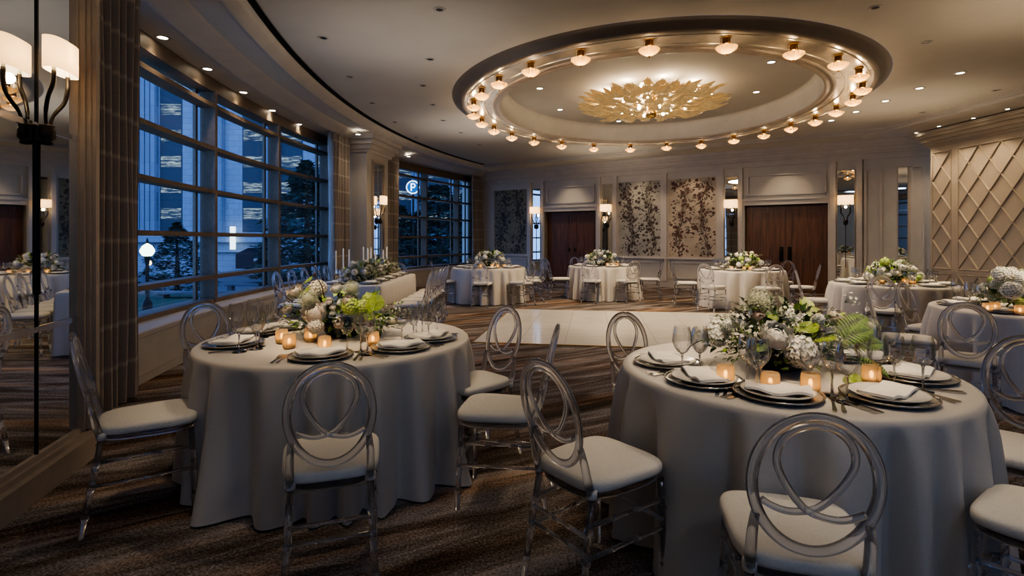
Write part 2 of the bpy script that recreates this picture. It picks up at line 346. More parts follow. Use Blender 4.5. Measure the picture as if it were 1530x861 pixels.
struct('trim_1',ringloft([(.36,3.80),(.34,3.795),(.325,3.785),(.29,3.78),(.275,3.755),(.24,3.745),(.225,3.715),(.19,3.70),(.16,3.69),(.14,3.70)]),M['ringshaded'],**rk)
struct('ceiling_ring',ringloft([(.14,3.70),(.05,3.702),(-.32,3.70)]),M['silver'],**rk)
struct('trim_2',ringloft([(-.32,3.70),(-.33,3.68),(-.36,3.675),(-.38,3.69),(-.42,3.69),(-.44,3.675),(-.47,3.68),(-.48,3.71)]),M['mirrorframe'],**rk)
struct('ceiling_dome_side',ringloft([(-.48,3.71),(-.48,3.98),(-.50,4.05),(-.56,4.07)]),M['wall'],**rk)
t=MB(); b0=128
t.grid([[ell(2*PI*k/128,dl,4.07) for k in range(128)] for dl in (-.56,-1.5,-2.6)],0,False,True); t.poly([ell(2*PI*k/128,-2.6,4.07) for k in range(128)])
struct('ceiling_dome',t,M['ceil'],**rk)
t=MB(); t.tube([ell(2*PI*k/128,-.20,3.698) for k in range(128)],.012,6,True); t.tube([ell(2*PI*k/128,.09,3.698) for k in range(128)],.010,6,True)
struct('trim_3',t,M['silver'],**rk)

# ---- stepped soffit along the windows
struct('ceiling_soffit',loft([(-.05,ZS),(.35,ZS)],-4,19.5,60),M['ceil'])
struct('trim_4',loft([(.35,ZS),(.37,ZS-.02),(.42,ZS-.02),(.46,ZS+.01),(.52,ZS+.02),(.60,ZS+.06),(.66,ZS+.07),(.68,ZS+.09)],-4,19.5,60),M['trim'])
struct('ceiling_band',loft([(.68,ZS+.09),(.98,ZS+.09)],-4,19.5,60),M['ceil'])
struct('trim_5',loft([(.98,ZS+.09),(.99,ZS+.075),(1.03,ZS+.075),(1.07,ZS+.11),(1.12,ZS+.12),(1.16,ZS+.17),(1.17,ZS+.20)],-4,19.5,60),M['trim'])
struct('ceiling_slot',loft([(1.165,ZS+.20),(1.17,ZC+.12),(1.25,ZC+.12),(1.25,ZC-.005)],-4,19.5,60),M['slot'])
# ---- stepped soffit along far and lattice walls
s=MB(); s.box(-1.4,12.3,-1.15,.1,ZC-.08,ZC-.0); s.box(-1.4,12.3,-1.22,-1.15,ZC-.04,ZC)
struct('ceiling_step_far',s,M['ceil'],loc=FA,rot=(0,0,FRZ))
s=MB(); s.box(-.6,16,-1.05,.1,ZC-.085,ZC-.001); s.box(-.6,16,-1.12,-1.05,ZC-.04,ZC-.001)
struct('ceiling_step_side',s,M['ceil'],loc=RA,rot=(0,0,RRZ))
s=MB(); s.box(.05,16,-.30,-.25,ZC-.09,ZC-.08); struct('ceiling_slot_side',s,M['slot'],loc=RA,rot=(0,0,RRZ))

# ---- window line: ledge, header, solid wall pieces
zs=.50
lm=MB()
loft([(-.3,zs),(-.02,zs),(.30,zs),(.315,zs-.01),(.315,zs-.05),(.30,zs-.06),(.30,.09),(.285,.08),(.285,0)],3.7,19.3,60,0,lm,False)
struct('window_ledge',lm,M['sill'])
hd=MB(); loft([(0,ZS),(0,3.42),(-.26,3.42),(-.26,ZS+.3)],-4,19.4,60,0,hd,False); struct('wall_header',hd,M['frame'])
w=MB(); 
for d0,d1 in ((-4,4.15),(11.72,arc_px(590)),(18.75,19.5)): loft([(-.01,0),(-.01,3.6)],d0,d1,20,0,w)
struct('wall_windows',w,M['wall'])
ZT=[3.21,2.62,2.03,1.44,.856]
def window(name, ds, pane0, pane1):
    fr=MB()
    def bar(d,s0,s1,hw,z0,z1):
        p=arc(d); tg=(arc(d+.1)-arc(d-.1)).normalized(); nn=Vector((tg.y,-tg.x,0))
        Mx=Matrix.Translation(p)@Matrix(((tg.x,-nn.x,0,0),(tg.y,-nn.y,0,0),(0,0,1,0),(0,0,0,1)))
        return Mx
    root=None
    fr=MB()
    loft([(0,zs+.055),(0,zs),(-.26,zs),(-.26,zs+.055),(0,zs+.055)],pane0,pane1,30,0,fr,False)
    loft([(0,3.44),(0,3.40),(-.26,3.40),(-.26,3.44)],pane0,pane1,30,0,fr,False)
    root=struct(name,fr,M['frame'])
    for d in ds:
        m=MB(); m.box(-.033,.033,-.012,.19,zs,3.42,0,bar(d,0,0,0,0,0)); m.box(-.028,.028,.17,.21,zs,3.42,0,bar(d-.16,0,0,0,0,0))
        obj('mullion',m,M['frame'],root)
    for z in ZT:
        m=MB(); loft([(0,z+.028),(.01,z+.028),(.01,z-.028),(-.19,z-.028),(-.19,z+.028),(0,z+.028)],pane0,pane1,30,0,m,False)
        obj('transom',m,M['frame'],root)
    g=MB(); loft([(-.17,zs),(-.17,3.42)],pane0,pane1,30,0,g); obj('glass',g,M['pane'],root)
window('window_1',[5.25,arc_px(322),arc_px(417),arc_px(491)],4.0,11.75)
window('window_2',[arc_px(593),arc_px(637.5),arc_px(685),arc_px(706)],arc_px(590),18.95)

# ---- pier between the windows
P0,P1=11.9,13.05
pm=MB()
def piermesh(s0,s1,z0,z1,d0=P0,d1=P1,mb=None):
    mb=mb or MB(); a=arc(d0,s0); b=arc(d1,s0); c=arc(d1,s1); e=arc(d0,s1); k=len(mb.v)
    for z in (z0,z1):
        for p in (a,b,c,e): mb.v.append(Vector((p.x,p.y,z)))
    for q in ((0,1,2,3),(7,6,5,4),(4,5,1,0),(5,6,2,1),(6,7,3,2),(7,4,0,3)): mb.face([k+i for i in q])
    return mb
struct('wall_pier',piermesh(-.02,.72,0,ZC+.1),M['wall'])
pc=MB()
for s1,z0,z1,x in ((.80,3.30,3.36,.06),(.84,3.36,3.46,.10),(.92,3.46,3.56,.18),(.98,3.56,3.70,.24)): piermesh(0,s1,z0,z1,P0-x,P1+x,pc)
struct('trim_6',pc,M['trim'])
struct('baseboard_pier',piermesh(0,.745,0,.2,P0-.02,P1+.02),M['trim'])
pf=arc(P0,.72); pu=(arc(P1,.72)-pf); pw=pu.length; pu.normalize(); PRZ=math.atan2(pu.y,pu.x)

def framed_mirror(name,label,loc,rz,x0,x1,z0,z1,joints_x=(),joints_z=(),fw=.05,y=0,group=None):
    t=thing(name,label,'mirror',loc,rz,group)
    obj('glass',MB().box(x0,x1,y-.006,y,z0,z1),M['mirror'],t)
    for x in joints_x: obj('bevel_strip',MB().box(x-.006,x+.006,y-.012,y-.004,z0,z1),M['chrome'],t)
    for z in joints_z: obj('bevel_strip',MB().box(x0,x1,y-.012,y-.004,z-.012,z+.012),M['chrome'],t)
    fr=MB()
    for k,(w,o) in enumerate(((fw,.018),(fw*.55,.034))):
        fr.box(x0-w,x0,y-o,y,z0-w,z1+w); fr.box(x1,x1+w,y-o,y,z0-w,z1+w); fr.box(x0,x1,y-o,y,z1,z1+w); fr.box(x0,x1,y-o,y,z0-w,z0)
    obj('frame',fr,M['mirrorframe'],t); return t
framed_mirror('wall_mirror','slim floor-length mirror with a lit sconce on the pier between the windows','mirror' and pf,PRZ,.30,.86,.35,3.12,(.58,),(2.0,.95),.06)

# ---- mirror wall beside the camera
qe=qx(123); q1=qx(108); q0=q1-.80
w=MB(); w.box(-6.2,qe,0.0,.35,0,ZC+.1); struct('wall_mirror_side',w,M['wall'],loc=QA,rot=(0,0,QRZ))
mt=thing('framed_mirror','big wall mirror in a stepped champagne frame beside the camera-side curtain','mirror',QA,QRZ)
zb=.20
obj('glass',MB().box(q0,q1,-.022,-.016,zb,3.5),M['mirror'],mt)
j=MB(); j.box((q0+q1)/2-.005,(q0+q1)/2+.005,-.030,-.020,zb,3.5)
obj('bevel_strip',j,M['black'],mt)
for z in (1.99,.88): obj('bevel_strip',MB().box(q0,q1,-.030,-.020,z-.016,z+.016),M['chrome'],mt)
fr=MB()
W=qe-q1
for a,b,o in ((0,.18,.030),(.18,.30,.055),(.30,.42,.045),(.42,.62,.075),(.62,1.0,.095)):
    fr.box(q1+W*a,q1+W*b,-o,0,zb-.02,3.55); fr.box(q0-W*b,q0-W*a,-o,0,zb-.02,3.55)
for a,b,o in ((0,.03,.035),(.03,.06,.06),(.06,.20,.10)): fr.box(q0-W,q1+W,-o,0,zb-b,zb-a)
obj('frame',fr,M['mirrorframe'],mt)
# closing walls behind the camera
w=MB(); w.box(-3.5,-.4,-3.55,-3.3,0,ZC+.1); w.box(4.6,11,-3.55,-3.3,0,ZC+.1); w.box(-.4,4.6,-3.55,-3.3,0,.5); w.box(-.4,4.6,-3.55,-3.3,3.42,ZC+.1); struct('wall_back',w,M['wall'])
w=MB(); w.box(-.4,4.6,-3.52,-3.30,.50,.56); w.box(-.4,4.6,-3.52,-3.30,3.38,3.42); w3=struct('window_3',w,M['frame'])
for x in (-.4,1.27,2.93,4.6): obj('mullion',MB().box(x-.035,x+.035,-3.52,-3.30,.5,3.42),M['frame'],w3)
for z in ZT: obj('transom',MB().box(-.4,4.6,-3.50,-3.30,z-.028,z+.028),M['frame'],w3)
obj('glass',MB().poly([(-.4,-3.46,.5),(4.6,-3.46,.5),(4.6,-3.46,3.42),(-.4,-3.46,3.42)]),M['panedim'],w3)  # glass tint added to dim the blue light from this unseen window
w=MB(); p=QA+QU*qe; w.box(qe-.02,qe+.0,0,.9,0,ZC+.1); struct('wall_return',w,M['wall'],loc=QA,rot=(0,0,QRZ))

# ---- far wall
fk=dict(loc=FA,rot=(0,0,FRZ))
X=lambda px: fx(px)
DZ=2.27; d1=(X(814),X(891)); d2=(X(1113),X(1237)); xe=12.2
w=MB()
w.box(-1.3,d1[0],0,.3,0,ZC); w.box(d1[0],d1[1],0,.3,DZ,ZC); w.box(d1[1],d2[0],0,.3,0,ZC); w.box(d2[0],d2[1],0,.3,DZ,ZC); w.box(d2[1],xe,0,.3,0,ZC)
struct('wall_far',w,M['wall'],**fk)
c=MB()
for z0,z1,o in ((3.28,3.33,.05),(3.33,3.42,.03),(3.42,3.47,.10),(3.47,3.56,.15),(3.56,3.62,.22),(3.62,3.72,.28)): c.box(-1.3,xe,-o,0,z0,z1)
struct('trim_7',c,M['trim'],**fk)
b=MB()
for a,e in ((-1.3,d1[0]-.12),(d1[1]+.12,d2[0]-.12),(d2[1]+.12,xe)): b.box(a,e,-.02,0,0,.17); b.box(a,e,-.03,0,0,.14)
struct('baseboard_far',b,M['trim'],**fk)
r=MB()                                                # chair rails
for a,e in ((X(735),X(791)),(X(919),X(1076)),): r.box(a,e,-.06,0,.79,.85); r.box(a,e,-.09,0,.815,.84)
struct('trim_8',r,M['trim'],**fk)
def pframe(mb,x0,x1,z0,z1,w=.05,o=.05):
    mb.box(x0,x1,-o,0,z1-w,z1); mb.box(x0,x1,-o,0,z0,z0+w); mb.box(x0,x0+w,-o,0,z0,z1); mb.box(x1-w,x1,-o,0,z0,z1)
    return mb
p=MB()
pframe(p,X(817),X(889),2.52,3.08); pframe(p,X(1116),X(1235),2.52,3.08); pframe(p,X(1291),X(1318),.3,3.08); pframe(p,X(1361),X(1381),.3,3.08)
for a,e in ((740,788),(924,987),(999,1070)): pframe(p,X(a),X(e),.25,.74)
struct('trim_9',p,M['trim'],**fk)
p=MB()                                                # pilaster stiles beside the mirrors and wallpaper
for a,e in ((789.5,794),(809.5,813),(893,898),(916.5,922.5),(988.5,997),(1072,1082),(1104,1110),(1240,1249),(1279,1288)): p.box(X(a),X(e),-.07,0,.17,3.28)
struct('trim_10',p,M['trim'],**fk)
def double_door(name,x0,x1,handles,label):
    w=MB(); o=.0
    for a,e in ((x0-.10,x0),(x1,x1+.10)): w.box(a,e,-.05,.3,0,DZ+.12)
    w.box(x0,x1,-.05,.3,DZ,DZ+.12); w.box(x0-.14,x1+.14,-.09,0,DZ+.12,DZ+.18)
    root=struct(name,w,M['wall'],**fk)
    xm=(x0+x1)/2
    obj('light_block',MB().box(x0-.1,x1+.1,.24,.30,0,DZ+.1),M['black'],root)  # added behind the leaves to stop sky light leaking through the gap
    for a,e,sgn in ((x0+.01,xm-.004,1),(xm+.004,x1-.01,-1)):
        l=MB(); l.box(a,e,.17,.215,.01,DZ-.01)
        for z0,z1 in ((.16,.78),(.90,DZ-.16)):
            l2=MB(); pframe(l2,a+.12,e-.12,z0,z1,.035,.014); l.add(l2,Matrix.Translation((0,.17,0)))
        lf=obj('door_leaf',l,M['wood'],root)
        hx=e-.09 if sgn>0 else a+.09
        h=MB()
        if handles: h.box(hx-.05,hx+.05,.155,.17,.78,1.18); h.tube([(hx,.155,.84),(hx,.11,.86),(hx,.11,1.10),(hx,.155,1.12)],.013,8)
        else: h.box(hx-.02,hx+.02,.155,.17,.98,1.1); h.tube([(hx,.16,1.03),(hx,.12,1.03),(hx-.09*sgn,.12,1.03)],.01,8)
        obj('handle',h,M['black'],lf)
    return root
double_door('door_1',d1[0],d1[1],False,'')
double_door('door_2',d2[0],d2[1],True,'')
for a,e,lab,z0 in ((796,807.5,'narrow recessed mirror strip between wallpaper and the window-side double door',.35),(899.8,914.6,'narrow recessed mirror strip on the far side of the window-side double door',.35),
              (1083.5,1102.5,'narrow dark mirror strip between the brown wallpaper and the wide double door',.35),(1250.8,1276.8,'narrow mirror strip with chrome edge beyond the wide double door',.35),(1342,1356,'narrow mirror strip in the corner next to the lattice wall',.35)):
    framed_mirror('mirror_strip',lab,FA,FRZ,X(a),X(e),z0,3.05,(),(1.0,2.05),.018,0,'narrow mirrors along the far wall')
# floral wallpaper panels
def wallpaper(x0,x1,z0,z1,seed,label):
    rnd=random.Random(seed); t=thing('wallpaper_panel',label,'wallpaper panel',FA,FRZ,'floral wallpaper panels')
    m=MB(); m.box(x0,x1,-.004,0,z0,z1)
    def disc(x,z,r,mi,n=9,y=-.006,wob=.25,sx=1.0,rot=0):
        pts=[]
        for k in range(n):
            rr=r*(1+wob*(rnd.random()-.5)*2); a=-2*PI*k/n; u=rr*math.cos(a)*sx; v=rr*math.sin(a)
            px=x+u*math.cos(rot)-v*math.sin(rot); pz=z+u*math.sin(rot)+v*math.cos(rot)
            pts.append((min(max(px,x0),x1),y,min(max(pz,z0),z1)))
        m.poly(pts,mi)
    W=x1-x0
    def vine(xa,ph):
        pts=[]
        for i in range(40):
            z=z0+(z1-z0)*i/39; x=xa+.10*math.sin(z*2.6+ph)+.03*math.sin(z*7+ph)
            pts.append((min(max(x,x0+.01),x1-.01),z))
        for i in range(39):
            (xa_,za),(xb,zb_)=pts[i],pts[i+1]; h=.007
            m.poly([(xa_-h,-.006,za),(xa_+h,-.006,za),(xb+h,-.006,zb_),(xb-h,-.006,zb_)],1)
        return pts
    vs=[vine(x0+W*.27,rnd.random()*6),vine(x0+W*.76,rnd.random()*6)]
    for pts in vs:
        for i in range(0,40):
            for _ in range(7):
                x,z=pts[i]; a=rnd.uniform(0,2*PI); L=rnd.uniform(.04,.34); x2=x+L*math.cos(a); z2=z+L*math.sin(a)
                if not(x0+.03<x2<x1-.03 and z0+.03<z2<z1-.03): continue
                h=.003; m.poly([(x-h,-.0055,z),(x+h,-.0055,z),(x2+h,-.0055,z2),(x2-h,-.0055,z2)],1)
                k=rnd.random()
                if k<.22:
                    r=rnd.uniform(.022,.045)
                    for q in range(5): disc(x2+r*.65*math.cos(q*1.257),z2+r*.65*math.sin(q*1.257),r*.55,2,7,-.006-.0002*q)
                    disc(x2,z2,r*.4,1,7,-.0075)
                else: disc(x2,z2,rnd.uniform(.010,.024),rnd.choice((1,2,3,3)),6,-.0062,.1,2.1,a)
    for _ in range(16):
        x=rnd.uniform(x0+.08,x1-.08); z=rnd.uniform(z0+.08,z1-.08); r=rnd.uniform(.03,.06)
        for q in range(6): disc(x+r*.6*math.cos(q*1.05),z+r*.6*math.sin(q*1.05),r*.5,2,7,-.0064-.0002*q)
        disc(x,z,r*.35,1,8,-.0082)
    obj('printed_paper',m,[M['wp%d'%seed],M['wpv'],M['wpf%d'%seed],M['wpl']],t)
    f=MB(); pframe(f,x0-.03,x1+.03,z0-.03,z1+.03,.03,.03); obj('moulding',f,M['trim'],t)
wallpaper(X(739),X(787.5),.88,3.06,3,'olive floral wallpaper panel between the window corner and a sconce mirror')
wallpaper(X(924),X(987.5),.88,3.09,5,'greyer floral wallpaper panel next to the mirror strip, vines and dark blossoms')
wallpaper(X(999),X(1070.5),.88,3.09,8,'redder floral wallpaper panel next to the dark mirror strip, curling vines')

# ---- lattice wall
rk2=dict(loc=RA,rot=(0,0,RRZ))
w=MB(); w.box(0,16,0,.9,0,ZC); struct('wall_lattice',w,M['lattice'],**rk2)
c=MB()
for z0,z1,o in ((3.38,3.43,.03),(3.43,3.50,.08),(3.50,3.58,.14),(3.58,3.64,.20),(3.64,3.73,.25)): c.box(-o,16,-o,0,z0,z1); c.box(-o,0,0,.6,z0,z1)
struct('trim_11',c,M['lattice'],**rk2)
lt=MB()
def strip(xa,za,xb,zb,w=.035,o=.028):
    dx,dz=xb-xa,zb-za; L=math.hypot(dx,dz); Mx=Matrix.Translation((xa,0,za))@Matrix.Rotation(-math.atan2(dz,dx),4,'Y')
    k=len(lt.v)
    for x in (0,L):
        for y,z in ((0,-w/2),(-o,-w*.18),(-o,w*.18),(0,w/2)): lt.v.append(Mx@Vector((x,y,z)))
    for q in ((0,4,5,1),(1,5,6,2),(2,6,7,3),(0,1,2,3),(7,6,5,4)): lt.face([k+i for i in q])
def panel(x0,n,z0,z1,rows_,cw,ch):
    x1=x0+cw*n; w=.035
    for za in (z0,z1): strip(x0,za,x1,za)
    for xa in (x0,x1): strip(xa,z0,xa,z1,.02,.016)
    for i in range(n):
        for k in range(rows_):
            zt=z1-ch*k; zb=max(z0,zt-ch); xa=x0+cw*i; xb=xa+cw; fr=(zt-zb)/ch
            strip(xa,zt,xa+(xb-xa)*fr,zb); strip(xb,zt,xb-(xb-xa)*fr,zb)
xa=rx(1393.5); cw=.455; g=.17; xx=xa
for n in (1,3,1,3,1,3,1):
    panel(xx,n,.75,3.25,4,cw,.625); panel(xx,n,.10,.64,1,cw,.625); xx+=cw*n+g
struct('trim_12',lt,M['lattice'],**rk2)
r=MB(); r.box(-.01,16,-.02,0,.67,.72); struct('trim_13',r,M['lattice'],**rk2)
b=MB(); b.box(-.02,16,-.025,0,0,.09); struct('baseboard_lattice',b,M['lattice'],**rk2)

# ---- curtains
def curtain(label,d0,d1,s,folds,amp,seed,mat_='curtain',z0=.02,z1=3.57):
    rnd=random.Random(seed); n=folds*10; ph=[rnd.uniform(.7,1.3) for _ in range(folds+1)]
    m=MB(); rows=[]
    for z in arange(z0,z1,14):
        row=[]
        for i in range(n+1):
            u=i/n; f=u*folds; k=int(f) if f<folds else folds-1
            a=amp*ph[k]*(1+.12*math.sin(z*2+k)); off=a*math.sin(2*PI*f)+.25*a*math.sin(4*PI*f+1)
            row.append(arc(d0+(d1-d0)*u+.02*math.sin(z*1.3+k*2),s+off,z))
        rows.append(row)
    m.grid(rows); return tag(obj('curtain',m,M[mat_]),label,'curtain')
curtain('tall taupe banded curtain next to the big framed mirror',3.62,4.68,.40,9,.065,1)
curtain('taupe banded curtain on the window side of the pier',11.0,11.78,.36,6,.07,2)
curtain('strip of sheer voile hanging at the edge of the big window',10.85,11.0,.36,2,.04,6,'sheer')
curtain('short dark curtain stack on the far side of the pier',13.5,14.4,.33,6,.06,3)
curtain('taupe banded curtain gathered in the far corner of the windows',18.45,19.15,.34,6,.07,4)
# ================================================================== CHAIRS
def catmull(pts, n=6):
    out=[]; P=[Vector(p) for p in pts]; P=[P[0]*2-P[1]]+P+[P[-1]*2-P[-2]]
    for i in range(1,len(P)-2):
        for k in range(n):
            t=k/n; a,b,c,d=P[i-1:i+3]
            out.append(.5*((2*b)+(c-a)*t+(2*a-5*b+4*c-d)*t*t+(3*b-a-3*c+d)*t**3))
    out.append(P[-2]); return out
def outline(wf,wr,d,n=44,e=3.6):
    pts=[]
    for k in range(n):
        a=2*PI*k/n; c,s=math.cos(a),math.sin(a)
        u=math.copysign(abs(c)**(2/e),c); v=math.copysign(abs(s)**(2/e),s)
        w=wr+(wf-wr)*(v+1)/2; pts.append((u*w,v*d))
    return pts
def pillow(mb,ol,prof,mi=0):
    "prof: (inset scale, z) rows from bottom to top"
    rows=[[(x*s,y*s,z) for x,y in ol] for s,z in prof]
    mb.grid(rows,mi,True,True); mb.poly(list(reversed(rows[0])),mi); b=len(mb.v)-0
    mb.poly(rows[-1],mi); mb.sm[-1]=True
    return mb
def knuckled(mb,a,b,r,knots,n=9):
    a=Vector(a); b=Vector(b); pts=[]; rs=[]
    ts=[0]
    for k in knots: ts+= [k-.022,k-.012,k,k+.012,k+.022]
    ts.append(1)
    for i,t in enumerate(ts):
        pts.append(a.lerp(b,t)); rs.append(r*1.42 if (i>0 and i<len(ts)-1 and (i-1)%5==2) else (r*1.3 if (i>0 and i<len(ts)-1 and (i-1)%5 in (1,3)) else r))
    mb.tube(pts,rs,n)
    return mb
def tilt(z): return -.200-(z-.47)*.235
def make_chair():
    t=thing('acrylic_chair','','chair',(0,0,0),0); A=M['acrylic']
    obj('seat_frame',pillow(MB(),outline(.198,.165,.205),[(.97,.420),(1,.426),(1,.446),(.97,.450)]),A,t)
    obj('seat_cushion',pillow(MB(),outline(.208,.176,.210,56,4.4),[(.95,.450),(.992,.454),(1.0,.464),(.995,.478),(.97,.487),(.90,.493),(.6,.497)]),M['cushion'],t)
    for s in (-1,1):
        obj('leg',knuckled(MB(),(s*.172,.172,.425),(s*.184,.190,0),.0135,(.28,.52,.80)),A,t)
        m=MB(); knuckled(m,(s*.146,-.185,.445),(s*.164,-.262,0),.0135,(.28,.52,.80))
        m.tube([(s*.146,-.186,.430),(s*.146,tilt(.50),.50),(s*.144,tilt(.56),.56),(s*.139,tilt(.62),.62)],[.017,.016,.015,.012],9)
        obj('leg',m,A,t)
        obj('corner_tie',MB().lathe([(.015,.432),(.0205,.434),(.0205,.462),(.015,.466)],12,0,(s*.146,-.187,0)),M['cushion'],t)
        for z,r in ((.335,.0085),(.225,.0085)):
            k=.425-z; y0=.172+.018*k/.425; y1=-.185-.077*k/.425
            obj('stretcher',knuckled(MB(),(s*(.172+.012*k/.425),y0,z),(s*(.146+.018*k/.425),y1,z),r,(.33,.67),7),A,t)
    for y,z,w in ((.178,.26,.175),(-.213,.30,.150),(-.222,.24,.153)):
        obj('stretcher',knuckled(MB(),(-w,y,z),(w,y,z),.0085,(.33,.67),7),A,t)
    zc,hz,hx=.718,.195,.151
    hoop=[(hx*math.cos(a)*(1+.03*math.sin(a)),0,zc+hz*math.sin(a)) for a in [2*PI*k/56 for k in range(56)]]
    hoop=[(x,tilt(z),z) for x,_,z in hoop]
    obj('back_hoop',MB().tube(hoop,.0165,10,True,0,False,.72,(0,1,.2)),A,t)
    uv=[(-.80,-.30),(-.64,-.38),(-.40,-.44),(-.14,-.42),(.12,-.33),(.38,-.08),(.56,.20),(.61,.42),(.52,.66),(.29,.83),(0,.885)]
    full=uv+[(-u,v) for u,v in reversed(uv[:-1])]
    pts=[]
    N=len(full)-1
    for i,(u,v) in enumerate(full):
        x=u*hx*1.02; z=zc+v*hz; pts.append((x,tilt(z)+(.010 if i<N/2-4 else (-.010 if i>N/2+4 else .010-.02*(i-N/2+4)/8)),z))
    obj('back_loop',MB().tube(catmull(pts,5),.0105,8,False,0,True,.8,(0,1,.2)),A,t)
    return t
chair0=make_chair(); used=[False]
def chair(x,y,f,label,group,scale=None):
    rz=math.atan2(-f[0],f[1])
    if not used[0]:
        used[0]=True; o=chair0; o.location=(x,y,.013 if False else 0); o.rotation_euler=(0,0,rz); o['label']=label; o['group']=group
        if scale: o.scale=(scale,)*3
        return o
    return dup(chair0,(x,y,0),rz,label,group,scale)
G1='clear acrylic chairs at the mirror-side round table'
chair(-1.85,2.73,(.82,.575),'clear acrylic chair in profile beside the big framed mirror',G1)
chair(-.75,2.23,(-.30,.95),'clear acrylic chair seen from behind at the mirror-side round table',G1)
chair(-1.97,3.62,(.75,-.66),'clear acrylic chair under the window ledge behind the mirror-side round table',G1)
chair(-.06,2.86,(-.985,.17),'clear acrylic chair in profile beside the lone chair between the two front tables',G1)
chair(-.25,3.38,(-.74,-.67),'clear acrylic chair facing the camera before the dance floor corner, mirror-side table',G1)
G2='clear acrylic chairs at the fern-decked front table'
chair(.350,2.165,(.80,.60),'lone clear acrylic chair pulled back between the two front tables',G2)
chair(.85,3.22,(.42,-.90),'clear acrylic chair in front of the dance floor, behind the fern-decked table rim',G2,.97)
chair(.865,1.66,(.27,.963),'largest clear acrylic chair, back to the camera at the fern-decked front table',G2)
chair(1.745,1.69,(-.58,.81),'clear acrylic chair cut by the frame with only its cushion in view',G2)
chair(2.17,2.28,(-.75,-.66),'clear acrylic chair cut by the frame, hoop back above the fern-decked table end',G2)
G8='clear acrylic chairs at the near lattice-wall table'
chair(3.42,4.02,(.66,.75),'clear acrylic chair, hoop back against the near lattice-wall table cloth',G8)
chair(4.27,5.40,(.50,-.86),'clear acrylic chair facing the camera between the two lattice-wall tables',G8)
chair(3.58,4.86,(.85,-.52),'clear acrylic chair in profile behind the fern-decked flowers',G8)
G7='clear acrylic chairs at the far lattice-wall table'
chair(4.70,6.78,(.63,.78),'clear acrylic chair, back to the camera at the far lattice-wall table',G7)
chair(4.55,7.95,(.86,-.5),'clear acrylic chair in profile between the double-door table and far lattice-wall table',G7)
chair(6.05,6.95,(-.8,.6),'clear acrylic chair at the far lattice-wall table, next to the wall',G7)
G6='clear acrylic chairs at the double-door round table'
chair(3.62,11.15,(1,-.15),'clear acrylic chair in profile, wallpaper-side end of the double-door table',G6)
chair(3.82,10.2,(.75,.66),'clear acrylic chair, back to the dance floor corner at the double-door table',G6)
chair(4.72,9.85,(.05,1),'clear acrylic chair, back to the camera at the middle of the double-door table',G6)
chair(5.50,10.15,(-.9,.45),'clear acrylic chair in profile in front of the wide double door',G6)
chair(5.68,11.3,(-.8,-.6),'clear acrylic chair facing the camera before the handles of the wide door',G6)
G5='clear acrylic chairs at the wallpaper-side far table'
chair(1.10,12.35,(1,.15),'clear acrylic chair in profile before the window-side double door',G5)
chair(1.72,11.62,(.35,.93),'clear acrylic chair, back to the camera at the door end of wallpaper-side table',G5)
chair(2.50,11.60,(-.3,.95),'clear acrylic chair, back to the camera at the wallpaper end of that far table',G5)
chair(3.13,12.2,(-1,.1),'clear acrylic chair in profile against the panelled wall under the grey wallpaper',G5)
chair(1.72,13.45,(.4,-.92),'clear acrylic chair behind the wallpaper-side far table, facing the camera',G5)
G4='clear acrylic chairs at the window-corner round table'
chair(-.62,10.95,(.1,1),'clear acrylic chair, back to the camera at the window-corner table front',G4)
chair(.18,11.15,(-.75,.66),'clear acrylic chair turned to the door end of the window-corner table',G4)
chair(.42,11.75,(-1,-.1),'clear acrylic chair, middle of three at the door end of window-corner table',G4)
chair(.52,12.55,(-.85,-.5),'clear acrylic chair behind the others at the door end of window-corner table',G4)
chair(-1.45,11.55,(1,.3),'clear acrylic chair at the window end of the window-corner table',G4)
G3='clear acrylic chairs along the long candle table'
OR=['first','second','third','fourth','fifth','sixth','seventh','eighth','ninth','tenth','eleventh','twelfth','thirteenth','fourteenth','fifteenth','sixteenth','seventeenth','eighteenth','nineteenth','twentieth','twenty-first','twenty-second','twenty-third','twenty-fourth','twenty-fifth','twenty-sixth','twenty-seventh','twenty-eighth']
for i,y in enumerate((7.42,7.92,8.42,8.92,9.40)):
    chair(-1.42,y,(-1,0),'clear acrylic chair, %s from the camera on the room side of the long candle table'%OR[i],G3)
    chair(-2.99,y+.03,(1,0),'clear acrylic chair, %s from the camera on the window side of the long candle table'%OR[i],G3)
chair(-2.2,10.1,(0,-1),'clear acrylic chair at the far head of the long candle table',G3)

